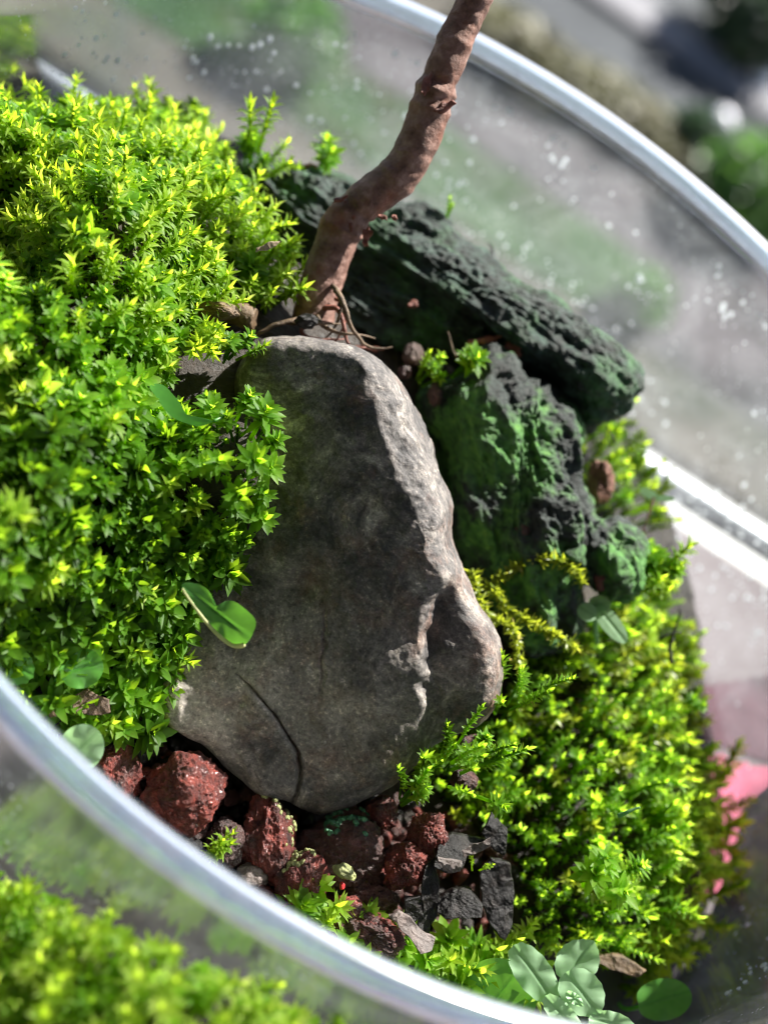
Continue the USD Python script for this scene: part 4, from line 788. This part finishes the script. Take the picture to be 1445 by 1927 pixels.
stone(818, 742, 13, 22, .1780, CRUMB, 'brown soil crumb below the yellow green sprig', 125, name='soil_crumb', cat='debris')
stone(500, 1528, 24, 16, .1625, LAVA_DARK, 'dark crumb directly under the stone foot', 126, name='soil_crumb', cat='debris')
stone(1128, 905, 22, 40, .1895, CLAY, 'terracotta coloured lump in the moss strip near the right wall', 127, name='clay_lump', cat='debris', rough=1.5)
stone(1132, 1085, 14, 22, .1790, mat('maroon_bit', [(.3, (.05, .01, .014)), (.7, (.16, .04, .05))], 500., .4, .6), 'maroon crumb in the dark hollow of the lower bark', 128, name='soil_crumb', cat='debris')

rngG = np.random.default_rng(400)
Pg = scatter([(200, 1430), (330, 1400), (430, 1480), (600, 1540), (740, 1500), (840, 1540), (960, 1620), (965, 1740), (860, 1800), (700, 1780), (560, 1720), (400, 1640), (240, 1540)], .0016, rngG, n=30000)
gs = {0: [], 1: [], 2: []}
for p in Pg:
    ic_ = trimesh.creation.icosphere(2, 1.); gv = np.array(ic_.vertices); o_ = rngG.uniform(0, 60, 3)
    gv = gv * (1 + .9 * (fbm(gv * 1.4 + o_, 2, 3) - .5) + .35 * (ridged(gv * 3.5 + o_, 2, 5) - .55))[:, None] * rngG.uniform(.6, 1.3, 3) * rngG.uniform(.0006, .0017)
    gs[int(rngG.choice(3, p=[.4, .35, .25]))].append((gv + p + [0, 0, .0004], np.array(ic_.faces)))
for k_, (m_, nm_, lab_) in enumerate([(LAVA, 'red_grit', 'fine red lava grit packed between the stones at the stone foot'), (LAVA_DARK, 'dark_grit', 'fine blackish grit packed between the red stones'), (CHIP, 'bark_crumbs', 'fine black bark crumbs scattered among the grit')]):
    v, f, _ = merge(gs[k_]); tag(obj(nm_, v, f, m_, smooth=40), lab_, 'grit', kind='stuff')
def chip(outline, c0, d, slope, T, m, label, seed, name='bark_chip', cat='bark chip', tip=None):
    v, f = outline_solid(outline, c0, lambda a, b: d + slope[0] * (a - c0[0]) / FPX * d + slope[1] * (b - c0[1]) / FPX * d + slope[2] * ((a - c0[0]) / FPX * d) ** 2, dome_h(T * .30, 4, 4), dome_h(T * .22, 4, 4), nt=200, nr=40, angular=True)
    v = v - FWD * (.0034 * (fbm(v * 150, 3, seed) - .5) + .0007 * (ridged(v * 500, 3, seed) - .55))[:, None]
    w = unit(RGT * np.random.default_rng(seed).normal() + UPV); v = v + w * (.0011 * (fbm(v * 420, 3, seed + 5) - .5))[:, None]
    tag(obj(name, v, f, m, smooth=38), label, cat)
chip([(822, 1580), (850, 1568), (885, 1576), (918, 1580), (914, 1600), (880, 1608), (868, 1636), (840, 1640), (818, 1625)], (860, 1602), .1620, (.3, -.5, 0), .0016, CHIP, 'black shiny bark chip topmost in the heap with a ragged end', 201)
chip([(822, 1612), (845, 1618), (868, 1622), (866, 1640), (840, 1645), (820, 1636)], (845, 1630), .1598, (.2, -.3, 0), .0010, CHIP_PALE, 'pale tan torn splinter lying on the black bark chip', 202)
chip([(868, 1600), (890, 1588), (922, 1576), (920, 1592), (895, 1606), (872, 1612)], (894, 1596), .1595, (.2, .3, 0), .0008, CHIP_PALE, 'thin pinkish edge of bark at the upper right of the chips', 203)
chip([(800, 1630), (818, 1612), (826, 1660), (824, 1720), (812, 1740), (796, 1720), (792, 1670)], (810, 1675), .1605, (.9, 0, 0), .0014, CHIP, 'narrow upright black bark chip beside the red lava lump', 204)
chip([(822, 1688), (850, 1668), (885, 1672), (908, 1700), (905, 1724), (870, 1732), (838, 1726), (820, 1710)], (864, 1704), .1605, (0, -.6, 30), .0020, CHIP, 'broad curved black bark chip with a wet shine in the middle of the heap', 205)
chip([(902, 1640), (925, 1612), (958, 1625), (968, 1680), (964, 1740), (950, 1770), (925, 1740), (905, 1700)], (935, 1690), .1625, (.4, -.1, 0), .0022, CHIP, 'tall black bark chip standing against the right moss bank', 206)
chip([(732, 1716), (750, 1708), (770, 1728), (790, 1752), (818, 1772), (812, 1792), (790, 1797), (772, 1770), (748, 1742)], (778, 1755), .1560, (.1, -.4, 40), .0010, CHIP_PALE, 'curled grey bark strip lying across the front of the chips', 207)
chip([(760, 1690), (790, 1680), (812, 1720), (805, 1760), (780, 1765), (762, 1730)], (786, 1724), .1600, (.5, 0, 0), .0016, CHIP, 'dark red brown bark chip under the curled strip', 208)
chip([(925, 1530), (955, 1560), (950, 1610), (930, 1600), (905, 1570)], (932, 1570), .1640, (.3, 0, 0), .0014, CHIP, 'black bark chip half buried at the edge of the right moss', 209)
chip([(135, 1310), (165, 1298), (205, 1318), (208, 1340), (172, 1348), (140, 1345)], (170, 1325), .1490, (0, -.3, 40), .0008, DEADLEAF, 'brown dead leaf crumpled under the lower edge of the cushion', 210, name='dead_leaf', cat='dead leaf')
chip([(88, 1325), (110, 1318), (112, 1345), (92, 1350)], (100, 1335), .1485, (0, -.3, 0), .0008, DEADLEAF, 'small brown leaf scrap left of the crumpled dead leaf', 211, name='dead_leaf', cat='dead leaf')
chip([(484, 470), (505, 458), (528, 453), (520, 463), (500, 472), (482, 478)], (505, 465), .1600, (.2, .1, 0), .0004, DRYTAN, 'thin pale dry scale lying on top of the moss near the stem', 212, name='dry_scale', cat='plant litter')
chip([(1125, 1795), (1170, 1800), (1215, 1825), (1200, 1838), (1150, 1822), (1122, 1808)], (1168, 1815), .1720, (.1, -.2, 0), .0016, ROOT, 'brown twig piece lying under the moss at the lower right', 213, name='twig', cat='twig')
chip([(1272, 1690), (1300, 1650), (1318, 1632), (1312, 1660), (1292, 1692)], (1295, 1665), .1810, (.1, .1, 0), .0008, DEADLEAF, 'brown leaf scrap pressed against the right wall', 214, name='dead_leaf', cat='dead leaf')
for k, (px, py, w, h, a, lab) in enumerate([(915, 640, 30, 7, -.2, 'thin orange brown husk on the dark face of the bark slab'), (965, 655, 20, 12, .4, 'reddish husk near the lower edge of the bark slab'), (778, 572, 10, 9, .2, 'tiny red scale on the bark slab right of the stem foot'),
                                            (925, 588, 10, 7, .5, 'tiny red scale in the middle of the bark slab'), (690, 655, 26, 4, .1, 'thin red brown sliver along the top of the stone'), (885, 745, 14, 6, .3, 'red sliver on the upper face of the lower bark'), (586, 315, 12, 10, .1, 'dark red scale at the back edge of the bark slab')]):
    v, f = flake(px, py, .1818 if py > 500 else .190, w, h, a, rngR); tag(obj('husk', displace(v, f, .0003 * (fbm(v * 900, 2, k) - .5)), f, PEEL), lab, 'plant litter')
def twig(name, label, pts, r, m, cat='twig', parts=()):
    P = catmull(np.array([at_d(*p) for p in pts]), 30); P = P + .0004 * (np.stack([noise(P * 700, s) for s in (1, 2, 3)], -1) - .5)
    v, f = tube(P, np.linspace(r, r * .4, 30), 7); return tag(obj(name, v, f, m), label, cat)
twig('twig', 'dark dry twig sticking out of the right moss against the wall', [(1265, 1250, .186), (1262, 1205, .186), (1275, 1170, .186), (1280, 1145, .186)], .00035, CHIP)
twig('twig', 'short dark twig crossing the other twig by the right wall', [(1240, 1200, .186), (1262, 1192, .1855), (1282, 1190, .1855)], .00025, CHIP)
twig('grass_stalk', 'thin brown stalk rising from the sprig at the head of the bark', [(862, 680, .178), (850, 650, .1775), (842, 625, .177)], .00022, ROOT, 'stalk')
twig('grass_stalk', 'short pale green stalk lying across the right moss bank', [(1165, 1535, .164), (1185, 1527, .1635), (1205, 1520, .1635)], .00035, LEAF_PALE, 'stalk')
twig('grass_stalk', 'fine dry thread rising above the moss at the back left', [(272, 190, .182), (280, 165, .182), (282, 145, .182)], .00014, DRYTAN, 'stalk')
twig('grass_stalk', 'fine dark thread standing up from the skyline of the bark slab', [(928, 482, .19), (926, 465, .19), (918, 455, .19)], .00025, CHIP, 'stalk')
twig('grass_stalk', 'fine thread at the wall end of the bark slab', [(1158, 832, .188), (1150, 815, .188), (1138, 800, .188)], .00018, CHIP, 'stalk')

# ------------------------------------------------------------------ water drops on the far wall
rngW = np.random.default_rng(77); n = 4000
th = rngW.uniform(-.35, 2.9, n); zz = rngW.uniform(-.056, -.006, n)
dens = noise(np.stack([th * 7, zz * 160, th * 0], -1), 5); ok = dens > rngW.uniform(.3, .75, n); th, zz = th[ok], zz[ok]
ic = trimesh.creation.icosphere(2, 1.); pi_ = UsdGeom.PointInstancer.Define(stage, path_for('water_drops'))
pm = usdkit.mesh(stage, str(pi_.GetPath()) + '/drop', (np.array(ic.vertices), np.array(ic.faces)), WATER, smooth=True)
pi_.CreatePrototypesRel().AddTarget(pm.GetPath()); pi_.CreateProtoIndicesAttr(Vt.IntArray([0] * len(th)))
rw = np.interp(zz, [-.06, -.0088], [.0754, .0762])
pi_.CreatePositionsAttr(Vt.Vec3fArray.FromNumpy(np.stack([rw * np.cos(th) * BX, rw * np.sin(th) * BY, zz], -1).astype(np.float32)))
sz = .00010 + .00042 * rngW.uniform(0, 1, len(th)) ** 3
pi_.CreateScalesAttr(Vt.Vec3fArray.FromNumpy(np.stack([sz * .45, sz, sz * rngW.uniform(.8, 1.6, len(th))], -1).astype(np.float32)))
pi_.CreateOrientationsAttr(Vt.QuathArray([Gf.Quath(float(math.cos(a / 2)), 0, 0, float(math.sin(a / 2))) for a in th]))
tag(pi_.GetPrim(), 'tiny water drops scattered over the inside of the far wall', 'water drops', kind='stuff')
